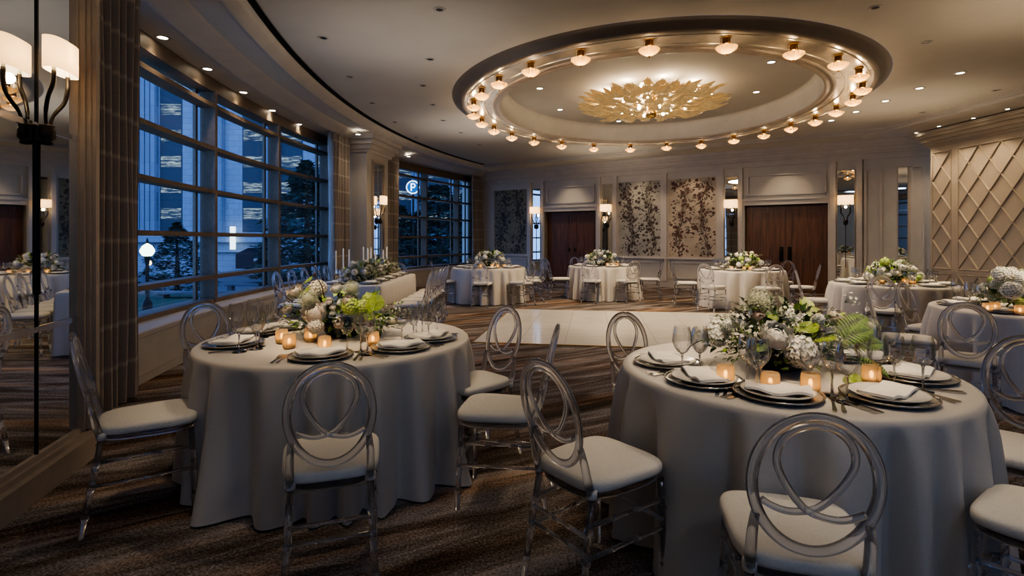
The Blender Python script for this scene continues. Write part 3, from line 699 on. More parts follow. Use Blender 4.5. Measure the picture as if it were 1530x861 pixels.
# ================================================================== TABLES
TZ=.752
def round_cloth(cx,cy,R,seed,folds,label,group,amp=.05):
    amp*=1.65
    rnd=random.Random(seed); ph=rnd.random()*6; p2=rnd.random()*6; n=288
    crn=[rnd.uniform(-.1,.1)+k*PI/2+ph for k in range(4)]
    wob=[(rnd.uniform(.6,1.25)) for _ in range(folds)]
    m=MB(); rows=[]
    for r in (.02,.3,.6,.85,.97): rows.append([(R*r*math.cos(2*PI*k/n),R*r*math.sin(2*PI*k/n),TZ) for k in range(n)])
    for dr,z in ((0,TZ-.002),(.010,TZ-.010),(.016,TZ-.028)): rows.append([((R+dr)*math.cos(2*PI*k/n),(R+dr)*math.sin(2*PI*k/n),z) for k in range(n)])
    zz=[.69,.64,.58,.50,.42,.34,.26,.18,.11,.05,.012]
    for z in zz:
        t=1-z/.73; row=[]
        for k in range(n):
            a=2*PI*k/n; w=(a+.10*math.sin(3*a+p2)+.05*math.sin(7*a+ph))
            u=(w*folds/(2*PI)+ph); ki=int(math.floor(u))%folds
            s=math.sin(2*PI*u+.5*math.sin(2*PI*u)); s=2*((s+1)/2)**.75-1
            r=R+.016+.030*t+amp*(.25*min(1,t*6)+.75*t**.7)*wob[ki]*(s-.15)
            for c in crn:
                dl=(a-c+PI)%(2*PI)-PI; r+=.085*t*t*math.exp(-(dl/.085)**2)
            row.append((r*math.cos(a),r*math.sin(a),z))
        rows.append(row)
    m.grid(rows,0,True,True); m.poly(rows[0])
    m.poly(rows[0])
    o=obj('tablecloth',m,M['cloth'],loc=(cx,cy,0)); tag(o,label,'tablecloth',group)
    t=thing('round_table','round banquet table hidden under the '+label.split(' over ')[1].replace('the ','') if False else label.replace('ivory floor-length cloth over','round folding table under the cloth of'),'table',(cx,cy,0),0,'round banquet tables')
    obj('tabletop',MB().lathe([(.001,.715),(R-.01,.715),(R-.005,.73),(R-.012,.745),(.001,.745)],48),M['wood'],t)
    obj('pedestal',MB().lathe([(.30,.0),(.30,.03),(.06,.06),(.05,.69),(.16,.715)],20),M['black'],t)
    return o
TB={'T1':(-1.09,3.39,.80),'T2':(1.29,2.57,.73),'T4':(-.52,11.9,.80),'T5':(2.12,12.55,.78),'T6':(4.72,11.0,.80),'T7':(5.33,7.5,.76),'T8':(4.72,4.72,.82)}
TN={'T1':'mirror-side round table','T2':'fern-decked front table','T3':'long candle table','T4':'window-corner round table','T5':'wallpaper-side far table','T6':'double-door round table','T7':'far lattice-wall table','T8':'near lattice-wall table'}
for k,sd,fo,am in (('T1',11,23,.050),('T2',12,19,.050),('T4',14,20,.045),('T5',15,20,.045),('T6',16,20,.045),('T7',17,20,.04),('T8',18,18,.04)):
    round_cloth(*TB[k],sd,fo,'ivory floor-length cloth over the '+TN[k],'ivory round tablecloths',am)
# long table
LX0,LX1,LY0,LY1=-2.66,-1.76,7.15,9.70
m=MB(); rnd=random.Random(4)
def rectring(e,z,wv=0):
    pts=[]; x0,x1,y0,y1=LX0-e,LX1+e,LY0-e,LY1+e
    for i in range(60): pts.append((x0+(x1-x0)*i/60,y0,0,-1))
    for i in range(120): pts.append((x1,y0+(y1-y0)*i/120,1,0))
    for i in range(60): pts.append((x1-(x1-x0)*i/60,y1,0,1))
    for i in range(120): pts.append((x0,y1-(y1-y0)*i/120,-1,0))
    return [(x+nx*wv*math.sin(i*.55),y+ny*wv*math.sin(i*.55),z) for i,(x,y,nx,ny) in enumerate(pts)]
rows=[rectring(-.40,TZ),rectring(-.01,TZ),rectring(0,TZ-.004),rectring(.008,TZ-.02)]+[rectring(.012+.02*(1-z/.73),z,.005*(1-z/.73)) for z in (.65,.5,.35,.2,.1,.012)]
m.grid(rows,0,True,True); m.poly(rows[0])
tag(obj('tablecloth',m,M['cloth']),'ivory floor-length cloth over the long candle table by the windows','tablecloth')
t=thing('banquet_table','long rectangular table under the cloth of the long candle table','table',((LX0+LX1)/2,(LY0+LY1)/2,0))
obj('tabletop',MB().box(-.44,.44,-1.26,1.26,.715,.742),M['wood'],t)
for sx in (-.38,.38):
    for sy in (-1.1,1.1): obj('leg',MB().tube([(sx,sy,0),(sx,sy,.715)],.02,8),M['black'],t)

# ================================================================== TABLEWARE
PR={}
def place(kind,maker,loc,rz,label,cat,group,scale=None):
    if kind not in PR:
        o=maker(); PR[kind]=o; o.location=loc; o.rotation_euler=(0,0,rz); tag(o,label,cat,group)
        if scale: o.scale=(scale,)*3
        return o
    return dup(PR[kind],loc,rz,label,group,scale)
def mk_charger():
    t=link('charger_plate',None)
    obj('dish',MB().lathe([(.001,.004),(.10,.004),(.115,.006),(.150,.014),(.163,.018),(.160,.013),(.12,0),(.001,0)],40),M['charger'],t)
    obj('rim',MB().tube([(.163*math.cos(2*PI*k/48),.163*math.sin(2*PI*k/48),.018) for k in range(48)],.0028,6,True),M['chargerrim'],t); return t
def mk_plate():
    return obj('dinner_plate',MB().lathe([(.001,.008),(.085,.008),(.095,.011),(.128,.020),(.136,.022),(.134,.017),(.09,.002),(.001,.001)],40),M['plate'])
def mk_napkin():
    m=MB(); nx,ny=14,8; top=[]; bot=[]
    for j in range(ny+1):
        r=[];q=[]
        for i in range(nx+1):
            x=-.118+.236*i/nx; y=-.062+.124*j/ny; z=.012+.006*math.sin(i*.7)*math.cos(j*.5)+.008*(abs(x)/.118)**2
            edge=(i in(0,nx) or j in (0,ny)); r.append((x,y,z+(0 if edge else .006))); q.append((x,y,z-.004))
        top.append(r); bot.append(list(reversed(q)))
    m.grid(top); m.grid(bot)
    per=[top[0][i] for i in range(nx+1)]+[top[j][nx] for j in range(1,ny+1)]+[top[ny][i] for i in range(nx-1,-1,-1)]+[top[j][0] for j in range(ny-1,0,-1)]
    m.grid([[(x,y,z-.010) for x,y,z in per],per],0,True,True)
    return obj('napkin',m,M['napkin'])
def flat(mb,ol,z0,z1):
    k=len(ol); b=len(mb.v)
    mb.v.extend(Vector((x,y,z1)) for x,y in ol); mb.v.extend(Vector((x,y,z0)) for x,y in ol)
    mb.face(range(b,b+k)); mb.face([b+k+i for i in reversed(range(k))])
    for i in range(k): mb.face((b+i,b+k+i,b+k+(i+1)%k,b+(i+1)%k))
def handle(mb): flat(mb,[(-.0035,.01),(-.008,-.09),(-.006,-.1),(.006,-.1),(.008,-.09),(.0035,.01)],.001,.005)
def mk_fork():
    m=MB(); handle(m); flat(m,[(-.0035,.0),(.0035,0),(.011,.035),(.011,.05),(-.011,.05),(-.011,.035)],.003,.006)
    for x in (-.0095,-.003,.0035,.010): m.box(x-.0016,x+.0016,.05,.095,.005,.008)
    return obj('fork',m,M['steel'])
def mk_knife():
    m=MB(); handle(m); flat(m,[(-.004,0),(.005,0),(.010,.06),(.007,.11),(-.002,.125),(-.004,.06)],.002,.004); return obj('knife',m,M['steel'])
def mk_spoon():
    m=MB(); handle(m); m.box(-.003,.003,0,.05,.003,.006); m.sphere((0,.072,.008),.019,12,6,0,(1,1.5,.3)); return obj('spoon',m,M['steel'])
def mk_glass():
    t=link('wine_glass',None)
    obj('bowl',MB().lathe([(.005,.098),(.018,.104),(.032,.122),(.040,.145),(.0405,.165),(.037,.19),(.032,.213)],24),M['wineglass'],t)
    obj('stem',MB().lathe([(.036,0),(.036,.002),(.012,.005),(.005,.012),(.0035,.05),(.004,.09),(.007,.100),(.001,.101)],16,cap0=True),M['stemglass'],t); return t
def mk_votive():
    t=link('votive_candle',None)
    obj('cup',MB().lathe([(.001,.001),(.029,.001),(.033,.008),(.037,.035),(.036,.065),(.033,.082),(.030,.082),(.033,.065),(.034,.035),(.030,.010),(.001,.006)],20),M['votive'],t)
    obj('wax',MB().lathe([(.001,.028),(.030,.028),(.031,.008)],16),M['wax'],t)
    obj('flame',MB().sphere((0,0,.044),.0105,8,6,0,(.8,.8,1.5)),M['flame'],t); return t
def local(cx,cy,ang,rad,tan,z):
    "point at radius rad from a table centre; tan metres to the diner's right-hand side"
    c,s=math.cos(ang),math.sin(ang)
    return (cx+c*rad-s*tan,cy+s*rad+c*tan,z)
def setting(T,ang,seat,full=True,gl=(),R=None,cen=None,napk=True):
    cx,cy,R0=TB[T] if cen is None else cen
    R=R or R0; tn=TN[T]; rz=ang+PI/2; z=TZ+.001
    q=R-.205
    place('charger',mk_charger,local(cx,cy,ang,q,0,z),rz,'smoked charger plate with silver rim, %s of the %s'%(seat,tn),'charger plate','charger plates on the '+tn)
    place('plate',mk_plate,local(cx,cy,ang,q,0,z+.008),rz,'grey porcelain dinner plate, %s of the %s'%(seat,tn),'plate','dinner plates on the '+tn)
    if napk: place('napkin',mk_napkin,local(cx,cy,ang,q,0,z+.021),rz+.5*math.sin(ang*3),'folded white napkin, %s of the %s'%(seat,tn),'napkin','folded napkins on the '+tn)
    if full:
        for k,t in enumerate((.185,.212)): place('fork',mk_fork,local(cx,cy,ang,q+.02,-t,z),rz,('inner' if k==0 else 'outer')+' steel fork, %s of the %s'%(seat,tn),'fork','forks on the '+tn)
        place('knife',mk_knife,local(cx,cy,ang,q+.02,.187,z),rz,'steel knife, %s of the %s'%(seat,tn),'knife','knives on the '+tn)
        place('spoon',mk_spoon,local(cx,cy,ang,q+.02,.216,z),rz,'steel spoon, %s of the %s'%(seat,tn),'spoon','spoons on the '+tn)
    for (rr,tt,sc,nm) in gl:
        place('glass',mk_glass,local(cx,cy,ang,R-rr,tt,z),0,'%s clear wine glass, %s of the %s'%(nm,seat,tn),'wine glass','wine glasses on the '+tn,sc)
GL=((.335,.115,.96,'small'),(.32,.19,1.0,'medium'),(.235,.235,1.06,'tall'))
def angpx(T,px,py):
    cx,cy,R=TB[T]; p=at(px,py,TZ+.01); return math.atan2(p.y-cy,p.x-cx)
for px,py,seat in ((343,514,'mirror end place'),(470,541,'camera-facing place'),(634,526,'dance-floor end place'),(628,505,'place behind the dance-floor end'),(425,489,'window-facing back place'),(372,496,'window-ledge place'),(545,488,'middle back place')):
    setting('T1',angpx('T1',px,py),seat,True,GL)
for px,py,seat in ((1004,577,'lone-chair place'),(1160,607,'camera-facing place'),(1352,600,'cut-off-cushion place'),(1368,563,'lattice-wall end place'),(1036,543,'dance-floor end place'),(1190,528,'middle back place'),(1270,535,'lattice-side back place')):
    setting('T2',angpx('T2',px,py),seat,True,GL)
SEAT8=['window-side place','window-side front place','camera-facing place','lattice-side front place','lattice-side place','lattice-side back place','middle back place','window-side back place']
for T,ph in (('T4',.1),('T5',.2),('T6',.15),('T7',.25),('T8',.3)):
    for k in range(8):
        setting(T,PI+k*PI/4+ph,SEAT8[k],False,GL[:2] if T!='T8' else GL)
for i,y in enumerate((7.42,7.92,8.42,8.92,9.40)):
    for sx,nm,x in ((1,'room-side',LX1),(-1,'window-side',LX0)):
        setting('T3',0 if sx>0 else PI,'%s %s place'%(OR[i],nm),False,GL[:2],R=.30,cen=(x-sx*.30,y,0))
def votive(T,px,py,label):
    p=at(px,py,TZ+.001)
    if T in ('T4','T5','T6'): dd=TB[T][1]-.30; p=Vector(((px-CX)*dd/F,dd,TZ+.001))
    o=place('votive',mk_votive,p,0,label,'candle','votive candles on the '+TN[T],1.0)
    return o
vot=[]
for T,px,py,w in (('T1',432,521,'beside the mirror-end wine glasses'),('T1',485,525,'square-on below the cream peony'),('T1',557,517,'under the big striped leaf'),('T1',421,513,'behind another candle near the window'),('T1',464,511,'tucked under the cream peonies'),
    ('T2',1084,574,'beside the dance-floor edge of the flowers'),('T2',1151,587,'in front of the dark bowl'),('T2',1211,588,'behind the camera-facing wine glasses'),('T2',1302,575,'behind the drooping fern tip'),
    ('T4',718,402.5,'first from the windows'),('T4',735.5,402.5,'second from the windows'),('T4',743.5,403,'third from the windows'),('T4',753.5,402.5,'fourth from the windows'),
    ('T5',908,401.5,'first from the double door'),('T5',916.5,402,'second from the double door'),('T5',922.5,401.5,'third from the double door'),
    ('T6',1093,408.5,'first from the wallpaper'),('T6',1112,409,'second from the wallpaper'),('T6',1121,409,'third from the wallpaper'),
    ('T7',1302,423.5,'first from the mirror strip'),('T7',1318,424,'second from the mirror strip'),('T7',1352,425,'third from the mirror strip'),('T7',1364,425,'fourth from the mirror strip'),
    ('T8',1475.6,467.5,'first from the chair hoop'),('T8',1487,466,'second from the chair hoop'),('T8',1524,471,'third from the chair hoop'),
    ('T3',556.7,417,'first from the camera'),('T3',571,414,'second from the camera'),('T3',584,411.5,'third from the camera')):
    vot.append(votive(T,px,py,'glowing amber votive candle %s, %s'%(w,TN[T])))

# ================================================================== FLOWERS
def fib(n):
    for i in range(n):
        z=1-2*(i+.5)/n; r=math.sqrt(1-z*z); a=i*2.39996; yield Vector((r*math.cos(a),r*math.sin(a),z))
def pompon(n,fl,mcol,spiky=False,seed=1):
    rnd=random.Random(seed); m=MB(); m.sphere((0,0,0),.62 if spiky else .80,10,8,1)
    for d in fib(n):
        u=d.orthogonal().normalized(); w=d.cross(u); a0=rnd.random()*6; R=fl*rnd.uniform(.8,1.2); h=rnd.uniform(.88,1.03)
        c=d*h
        if spiky:
            b=d*.55; s=.012
            m.poly([b+u*s,b-u*s,c]);
        for k in range(5 if not spiky else 4):
            a=a0+k*2*PI/(5 if not spiky else 4); e=u*math.cos(a)+w*math.sin(a); f=u*math.cos(a+.62)+w*math.sin(a+.62); g=u*math.cos(a-.62)+w*math.sin(a-.62)
            m.poly([c-d*.03,c+g*R*.55,c+e*R+d*R*.12,c+f*R*.55])
    return m.mesh('bloom',[M[mcol],M['core']])
def peony(mcol,seed=1,layers=6):
    rnd=random.Random(seed); m=MB()
    for L in range(layers):
        f=L/(layers-1); n=3+L; R=.52+.48*f; top=math.radians(8+58*f)          # polar angle where the petal edge ends
        for k in range(n):
            a=2*PI*k/n+L*.9+rnd.uniform(-.2,.2); wd=PI/n*1.45; rows=[]; tp=top*rnd.uniform(.75,1.25); jit=rnd.uniform(.90,1.10)
            for i in range(7):
                t=i/6; row=[]
                for j in range(7):
                    s=(j/6-.5)*2; th=PI*.80-(PI*.80-tp-.28*abs(s)**3)*t
                    rr=R*jit*(1+.22*t**4+.09*math.sin(s*6+k*2)*t*t)*(1-.05*abs(s))
                    aa=a+s*wd*math.sin(PI*min(.75,.18+.6*t))
                    row.append((rr*math.sin(th)*math.cos(aa),rr*math.sin(th)*math.sin(aa),rr*math.cos(th)*.85))
                rows.append(row)
            m.grid(rows)
    m.sphere((0,0,-.05),.46,10,8)
    return m.mesh('bloom',[M[mcol]])
def spray(mcol,n=14,seed=1):
    rnd=random.Random(seed); m=MB()
    for d in fib(n*2):
        if d.z<-.2: continue
        c=d*rnd.uniform(.6,1.05); m.tube([(0,0,-.7),c*.5+Vector((0,0,-.15)),c],.012,4,False,1)
        u=d.orthogonal().normalized(); w=d.cross(u); R=.26
        for k in range(5):
            a=k*1.2566+rnd.random()*.3; e=u*math.cos(a)+w*math.sin(a); f=u*math.cos(a+.5)+w*math.sin(a+.5); g=u*math.cos(a-.5)+w*math.sin(a-.5)
            m.poly([c,c+g*R*.6+d*.03,c+e*R+d*.06,c+f*R*.6+d*.03])
        m.sphere(c,.05,5,4,2)
    return m.mesh('bloom',[M[mcol],M['leaf'],M['greenfl']])
BL=dict(hyd=pompon(120,.21,'white',False,2),allium=pompon(260,.10,'allium',True,3),green=pompon(110,.22,'greenfl',False,4),cream=pompon(110,.21,'cream',False,5),peony=peony('white',2),peonyc=peony('cream',3),blush=peony('blush',4,5),spray=spray('white',12,5),dried=pompon(70,.22,'dried',False,6),sprayd=spray('dried',10,7))
BN=dict(hyd='hydrangea',allium='allium',green='green_hydrangea',cream='cream_hydrangea',peony='peony',peonyc='peony',blush='rose',spray='flower_spray',dried='dried_hydrangea',sprayd='flower_spray')
def leafshape(m,base,dr,up,L,W,mi,curl=.25):
    dr=dr.normalized(); sd=dr.cross(up); 
    if sd.length<1e-4: sd=dr.orthogonal()
    sd.normalize(); nn=sd.cross(dr)
    P=[base+dr*L*t+nn*(L*curl*(t-t*t*1.6)) for t in (0,.3,.65,1)]
    w=(0,.9,.75,0)
    b=len(m.v); m.v.extend([P[0],P[1]+sd*W*w[1]+nn*W*.25,P[1],P[1]-sd*W*w[1]+nn*W*.25,P[2]+sd*W*w[2]+nn*W*.2,P[2],P[2]-sd*W*w[2]+nn*W*.2,P[3]])
    for f in ((0,1,2),(0,2,3),(1,4,5,2),(2,5,6,3),(4,7,5),(5,7,6)): m.face([b+i for i in f],mi,True)
def foliage(n,a,b,h,seed,Ls=(.05,.10),mats=('leaf','leaf2','lime'),wts=(.72,.18,.10),sprigs=8,ring=0):
    rnd=random.Random(seed); m=MB()
    for _ in range(n):
        th=rnd.uniform(0,2*PI); ph=math.asin(rnd.uniform(-.15,1)); rr=rnd.uniform(.45,.98)
        d=Vector((math.cos(th)*math.cos(ph),math.sin(th)*math.cos(ph),math.sin(ph)))
        p=Vector((d.x*a*rr,d.y*b*rr,d.z*h*rr)); L=rnd.uniform(*Ls)
        dr=(d+Vector((rnd.uniform(-.8,.8),rnd.uniform(-.8,.8),rnd.uniform(-.5,.7)))).normalized()
        leafshape(m,p,dr,Vector((rnd.uniform(-.4,.4),rnd.uniform(-.4,.4),1)),L,L*rnd.uniform(.2,.34),rnd.choices((0,1,2),wts)[0])
    for _ in range(sprigs):
        th=rnd.uniform(0,2*PI); el=rnd.uniform(.05,1.1); d=Vector((math.cos(th)*math.cos(el),math.sin(th)*math.cos(el),math.sin(el)))
        s=Vector((d.x*a*.5,d.y*b*.5,d.z*h*.5)); e=Vector((d.x*a*1.25,d.y*b*1.2,d.z*h*1.2+.0)); pts=[s.lerp(e,t)+Vector((0,0,.03*math.sin(t*3))) for t in (0,.25,.5,.75,1)]
        m.tube(pts,.0018,4,False,3)
        for i in range(9):
            t=.2+.8*i/8; p=s.lerp(e,t)+Vector((0,0,.03*math.sin(t*3))); side=d.cross(Vector((0,0,1))).normalized()*(1 if i%2 else -1)
            leafshape(m,p,d*.6+side+Vector((0,0,rnd.uniform(-.2,.5))),Vector((0,0,1)),rnd.uniform(.025,.045),.010,rnd.choices((0,1,2),wts)[0])
    return m.mesh('foliage',[M[k] for k in mats]+[M['stem']])
def fern(L=.3,n=16,droop=.25):
    m=MB(); pts=[]
    for i in range(n+1):
        t=i/n; pts.append(Vector((L*t,0,.06*math.sin(t*2)-droop*L*t*t)))
    m.tube(pts,.0018,4)
    for i in range(2,n):
        t=i/n; w=L*.26*math.sin(PI*min(1,t*.92+.12))**.8
        for s in (-1,1):
            leafshape(m,pts[i],Vector((.35,s,.05)),Vector((0,0,1)),w,L*.026,0,.1)
    return m.mesh('fern_frond',[M['fern']])
def monstera(mk='monstera'):
    m=MB(); n=14; rows=[]
    for s in (-1,1):
        for i in range(n):
            t0=i/n; t1=(i+.72)/n
            w0=math.sin(PI*(t0*.86+.08))**.7*.5; w1=math.sin(PI*(t1*.86+.08))**.7*.5
            a=Vector((0,t0,0)); b=Vector((0,t1,0)); c=Vector((s*w1,t1+.10,.10-.25*w1)); d=Vector((s*w0,t0+.10,.10-.25*w0)); mid=Vector((s*w0*.5,t0+.03,.10)); mid2=Vector((s*w1*.5,t1+.03,.10))
            q=[a,b,mid2,mid] if s<0 else [a,mid,mid2,b]; m.poly(q)
            q=[mid,mid2,c,d] if s<0 else [mid,d,c,mid2]; m.poly(q)
    m.tube([(0,-.5,-.12),(0,0,0),(0,1,0)],.014,5)
    return m.mesh('leaf',[M[mk]])
def spathe(mk='anth'):
    m=MB(); rows=[]
    for i in range(9):
        t=i/8; w=math.sin(PI*t**.75)*.48; rows.append([(s*w,t-.15,.12*abs(s)+.10*math.sin(t*3)) for s in (-1,-.5,0,.5,1)])
    m.grid(rows); m.tube([(0,.05,.03),(0,.3,.25),(0,.5,.45)],[.035,.03,.018],7,False,1); m.tube([(0,.0,0),(0,-.4,-.5),(0,-.6,-1.2)],.018,5,False,2)
    return m.mesh('anthurium',[M[mk],M['cream'],M['leaf']])
FERN=fern(); MON=monstera(); SPA=spathe()
def vase(t,r,h,z=0):
    obj('bowl_vase',MB().lathe([(.001,.002),(r*.6,.002),(r*.8,.012),(r,h*.55),(r*.97,h),(r*.92,h),(r*.94,h*.55),(.001,h*.3)],28),M['vase'],t)
def bloom(t,k,p,r,rnd,aim=None):
    d=Vector(aim) if aim is not None else Vector((p[0],p[1],abs(p[2])+.05)); q=d.to_track_quat('Z','Y').to_euler()
    if k in('peony','peonyc','blush') and aim is not None: q=Vector((d.x*.5,d.y*.8,abs(d.z)+.22)).to_track_quat('Z','Y').to_euler()
    o=link(BN[k],BL[k],t,p,q,r); o.rotation_euler.rotate_axis('Z',rnd.random()*6); return o
def arrangement(name,label,cx,cy,a,b,h,seed,kinds,nb,nl,z0=TZ,vr=.13,sizes=(.030,.055),group='floral centrepieces',**fk_):
    rnd=random.Random(seed); t=thing('floral_centrepiece',label,'flower arrangement',(cx,cy,z0),0,group)
    vase(t,vr,.11)
    link('foliage',foliage(nl,a,b,h-.06,seed,**fk_),t,(0,0,.075))
    pl=[]; tries=0
    while len(pl)<nb and tries<4000:
        tries+=1
        th=rnd.uniform(0,2*PI); el=math.asin(rnd.uniform(.05,.98)); rr=rnd.uniform(.86,1.0)
        p=Vector((a*rr*math.cos(th)*math.cos(el),b*rr*math.sin(th)*math.cos(el),.075+(h-.06)*rr*math.sin(el))); r=rnd.uniform(*sizes)
        if all((p-q).length>(r+s)*.85 for q,s in pl): pl.append((p,r)); bloom(t,rnd.choice(kinds),p,r,rnd)
    return t
rnd=random.Random(21)
# mirror-side table
def at_rel(t,px,py,d): 
    p=atd(px,py,d); return p-Vector(t.location)
t1=arrangement('x','cream and lime centrepiece with a striped monstera leaf on the mirror-side round table',-1.075,3.40,.35,.23,.25,31,['spray','cream','spray','hyd'],16,720,vr=.12,sizes=(.022,.036),sprigs=14,Ls=(.025,.060),wts=(.62,.13,.25))
for px,py,d,k,r in ((461,448,3.22,'allium',.062),(525,432,3.36,'allium',.056),(475,432,3.40,'cream',.060),(470,468,3.20,'peonyc',.066),(472,488,3.16,'cream',.048),(441,436,3.38,'peonyc',.042),(503,431,3.34,'peony',.034),
    (484,456,3.20,'peony',.017),(491,452,3.19,'peony',.017),(497,460,3.18,'peony',.016),(497,468,3.17,'peony',.016),(524,458,3.20,'green',.058),(542,459,3.22,'green',.052),(520,449,3.18,'peonyc',.030),(551,447,3.34,'green',.042),
    (506,485,3.19,'blush',.028),(552,484,3.20,'blush',.022),(452,490,3.22,'spray',.035),(430,462,3.40,'peonyc',.03),(593,463,3.36,'spray',.035),(424,480,3.34,'spray',.04),(610,466,3.36,'spray',.03)):
    p=at_rel(t1,px,py,d); bloom(t1,k,p,r,rnd,Vector((p.x,p.y-.35,p.z*.8+.05)))
def leafobj(t,mesh,px,py,d,size,rot,name):
    return link(name,mesh,t,at_rel(t,px,py,d),rot,size)
leafobj(t1,MON,561,438,3.18,.115,(math.radians(-62),.15,math.radians(175)),'monstera_leaf')
leafobj(t1,MON,452,441,3.38,.085,(math.radians(50),.2,math.radians(-62)),'broad_leaf')
leafobj(t1,MON,455,424,3.40,.060,(math.radians(40),0,math.radians(-50)),'broad_leaf')
leafobj(t1,MON,545,470,3.19,.11,(math.radians(-5),.3,math.radians(-120)),'broad_leaf')
for pts in (((412,431),(424,440),(436,451)),((470,411),(480,425),(485,446))):
    m=MB(); P=[at_rel(t1,x,y,3.26) for x,y in pts]; m.tube(P,.003,5); m.sphere(P[0],.011,7,5,0,(.8,.8,1.5)); obj('twig',m,M['stem'],t1)
# fern-decked front table
t2=arrangement('x','large white and green centrepiece with ferns in a dark bowl, fern-decked front table',1.27,2.56,.31,.24,.31,33,['spray','spray','hyd'],22,760,vr=.135,sizes=(.022,.036),sprigs=14,Ls=(.022,.055),wts=(.62,.22,.16))
for px,py,d,k,r in ((1134,451,2.60,'allium',.068),(1160,503,2.35,'peony',.064),(1196,526,2.33,'hyd',.072),(1181,515,2.37,'hyd',.045),(1180,471,2.52,'hyd',.040),(1200,482,2.48,'hyd',.040),(1250,474,2.55,'peonyc',.042),
    (1270,448,2.60,'spray',.040),(1298,490,2.62,'allium',.050),(1072,499,2.58,'hyd',.066),(1048,502,2.66,'spray',.05),(1124,498,2.42,'spray',.045),(1133,471,2.46,'blush',.026),(1154,477,2.44,'green',.024),
    (1256,532,2.44,'blush',.024),(1186,489,2.38,'spray',.030),(1237,494,2.48,'spray',.035),(1102,478,2.50,'spray',.035),(1226,478,2.56,'hyd',.028),(1091,516,2.48,'spray',.035),(1240,512,2.50,'spray',.030),(1070,480,2.62,'spray',.034),(1285,475,2.66,'spray',.030),(1260,500,2.56,'spray',.032)):
    p=at_rel(t2,px,py,d); bloom(t2,k,p,r,rnd,Vector((p.x,p.y-.3,p.z*.7+.08)))
for px,py,d,s,rot in ((1240,516,2.40,.80,(.7,-.30,.15)),(1244,506,2.45,.80,(.6,-.42,.30)),(1272,536,2.36,.60,(.5,.45,-.2)),(1262,522,2.40,.7,(.7,-.1,.1)),(1085,510,2.45,.6,(.3,.2,2.9))):
    leafobj(t2,FERN,px,py,d,s,rot,'fern_frond')
for px,py,d,s,rot in ((1206,462,2.5,.075,(.9,.2,.2)),(1218,474,2.48,.065,(1.1,-.3,-.5)),(1106,496,2.4,.065,(.8,.5,.9))):
    leafobj(t2,SPA,px,py,d,s,rot,'anthurium')
for px,py,d,s,rot in ((1190,497,2.36,.10,(.35,.2,-1.2)),(1212,513,2.34,.10,(.2,-.2,-1.6)),(1140,515,2.36,.09,(-.3,.2,2.2)),(1275,558,2.34,.08,(-.5,.1,2.5)),(1272,566,2.32,.07,(-.7,-.2,-2.6))):
    leafobj(t2,MON,px,py,d,s,rot,'broad_leaf')
# the other tables
MIX=['hyd','peony','spray','peonyc','hyd','green','spray','cream']
arrangement('x','white and green centrepiece on the window-corner round table',-.52,11.9,.40,.28,.37,41,MIX,30,230,sizes=(.035,.062))
arrangement('x','white and green centrepiece on the wallpaper-side far table',2.08,12.5,.36,.28,.37,42,MIX,26,220,sizes=(.035,.062))
arrangement('x','white and green centrepiece on the double-door round table',4.72,10.95,.40,.28,.36,43,MIX,28,230,sizes=(.035,.062))
arrangement('x','lime and white centrepiece on the far lattice-wall table',5.33,7.5,.36,.27,.30,44,['hyd','green','peony','spray','green','peony'],28,260,sizes=(.035,.065),wts=(.45,.15,.40))
t8=arrangement('x','white hydrangea centrepiece on the near lattice-wall table',4.52,4.66,.40,.30,.32,45,['hyd','spray','green','peony','hyd'],30,320,sizes=(.035,.065),wts=(.6,.15,.25))
for px,py,d,r in ((1497,411,4.6,.075),(1510,410,4.62,.065),(1512,434,4.4,.075),(1528,418,4.5,.06)):
    bloom(t8,'hyd',at_rel(t8,px,py,d),r,rnd,Vector((0,-.5,.6)))
# runner on the long table
for k,y in enumerate((7.75,8.3,8.85,9.3)):
    arrangement('x','dusty grey-green flower mound, %s from the camera along the long candle table'%OR[k],-2.21,y,.24,.34,.27,51+k,['dried','sprayd','dried','cream','sprayd'],24,190,vr=.1,sizes=(.03,.05),group='dusty flower mounds on the long candle table',wts=(.08,.85,.07),sprigs=5)
def mk_taper():
    t=link('taper_candle',None)
    obj('holder',MB().lathe([(.045,0),(.045,.004),(.008,.010),(.008,.10),(.018,.115),(.018,.13),(.001,.13)],14),M['gold'],t)
    obj('candle',MB().lathe([(.011,.12),(.011,.45),(.004,.458),(.001,.46)],10),M['wax'],t); return t
for i,(px,py,d) in enumerate(((502,377,7.6),(513,373,8.0),(521.5,375,7.8),(543,371,8.2),(549.5,373,8.5),(554.5,371,9.0),(561,376.5,8.6),(572.5,375,8.9),(578,371,9.3))):
    p=atd(px,py,d); p.z=TZ+.002; z=H-(py-HY)*d/F
    s=max(.8,(z+.02-TZ)/.46); place('taper',mk_taper,p,0,'tall ivory taper candle, %s along the long candle table from the curtain'%OR[i],'candle','taper candles on the long candle table',s)
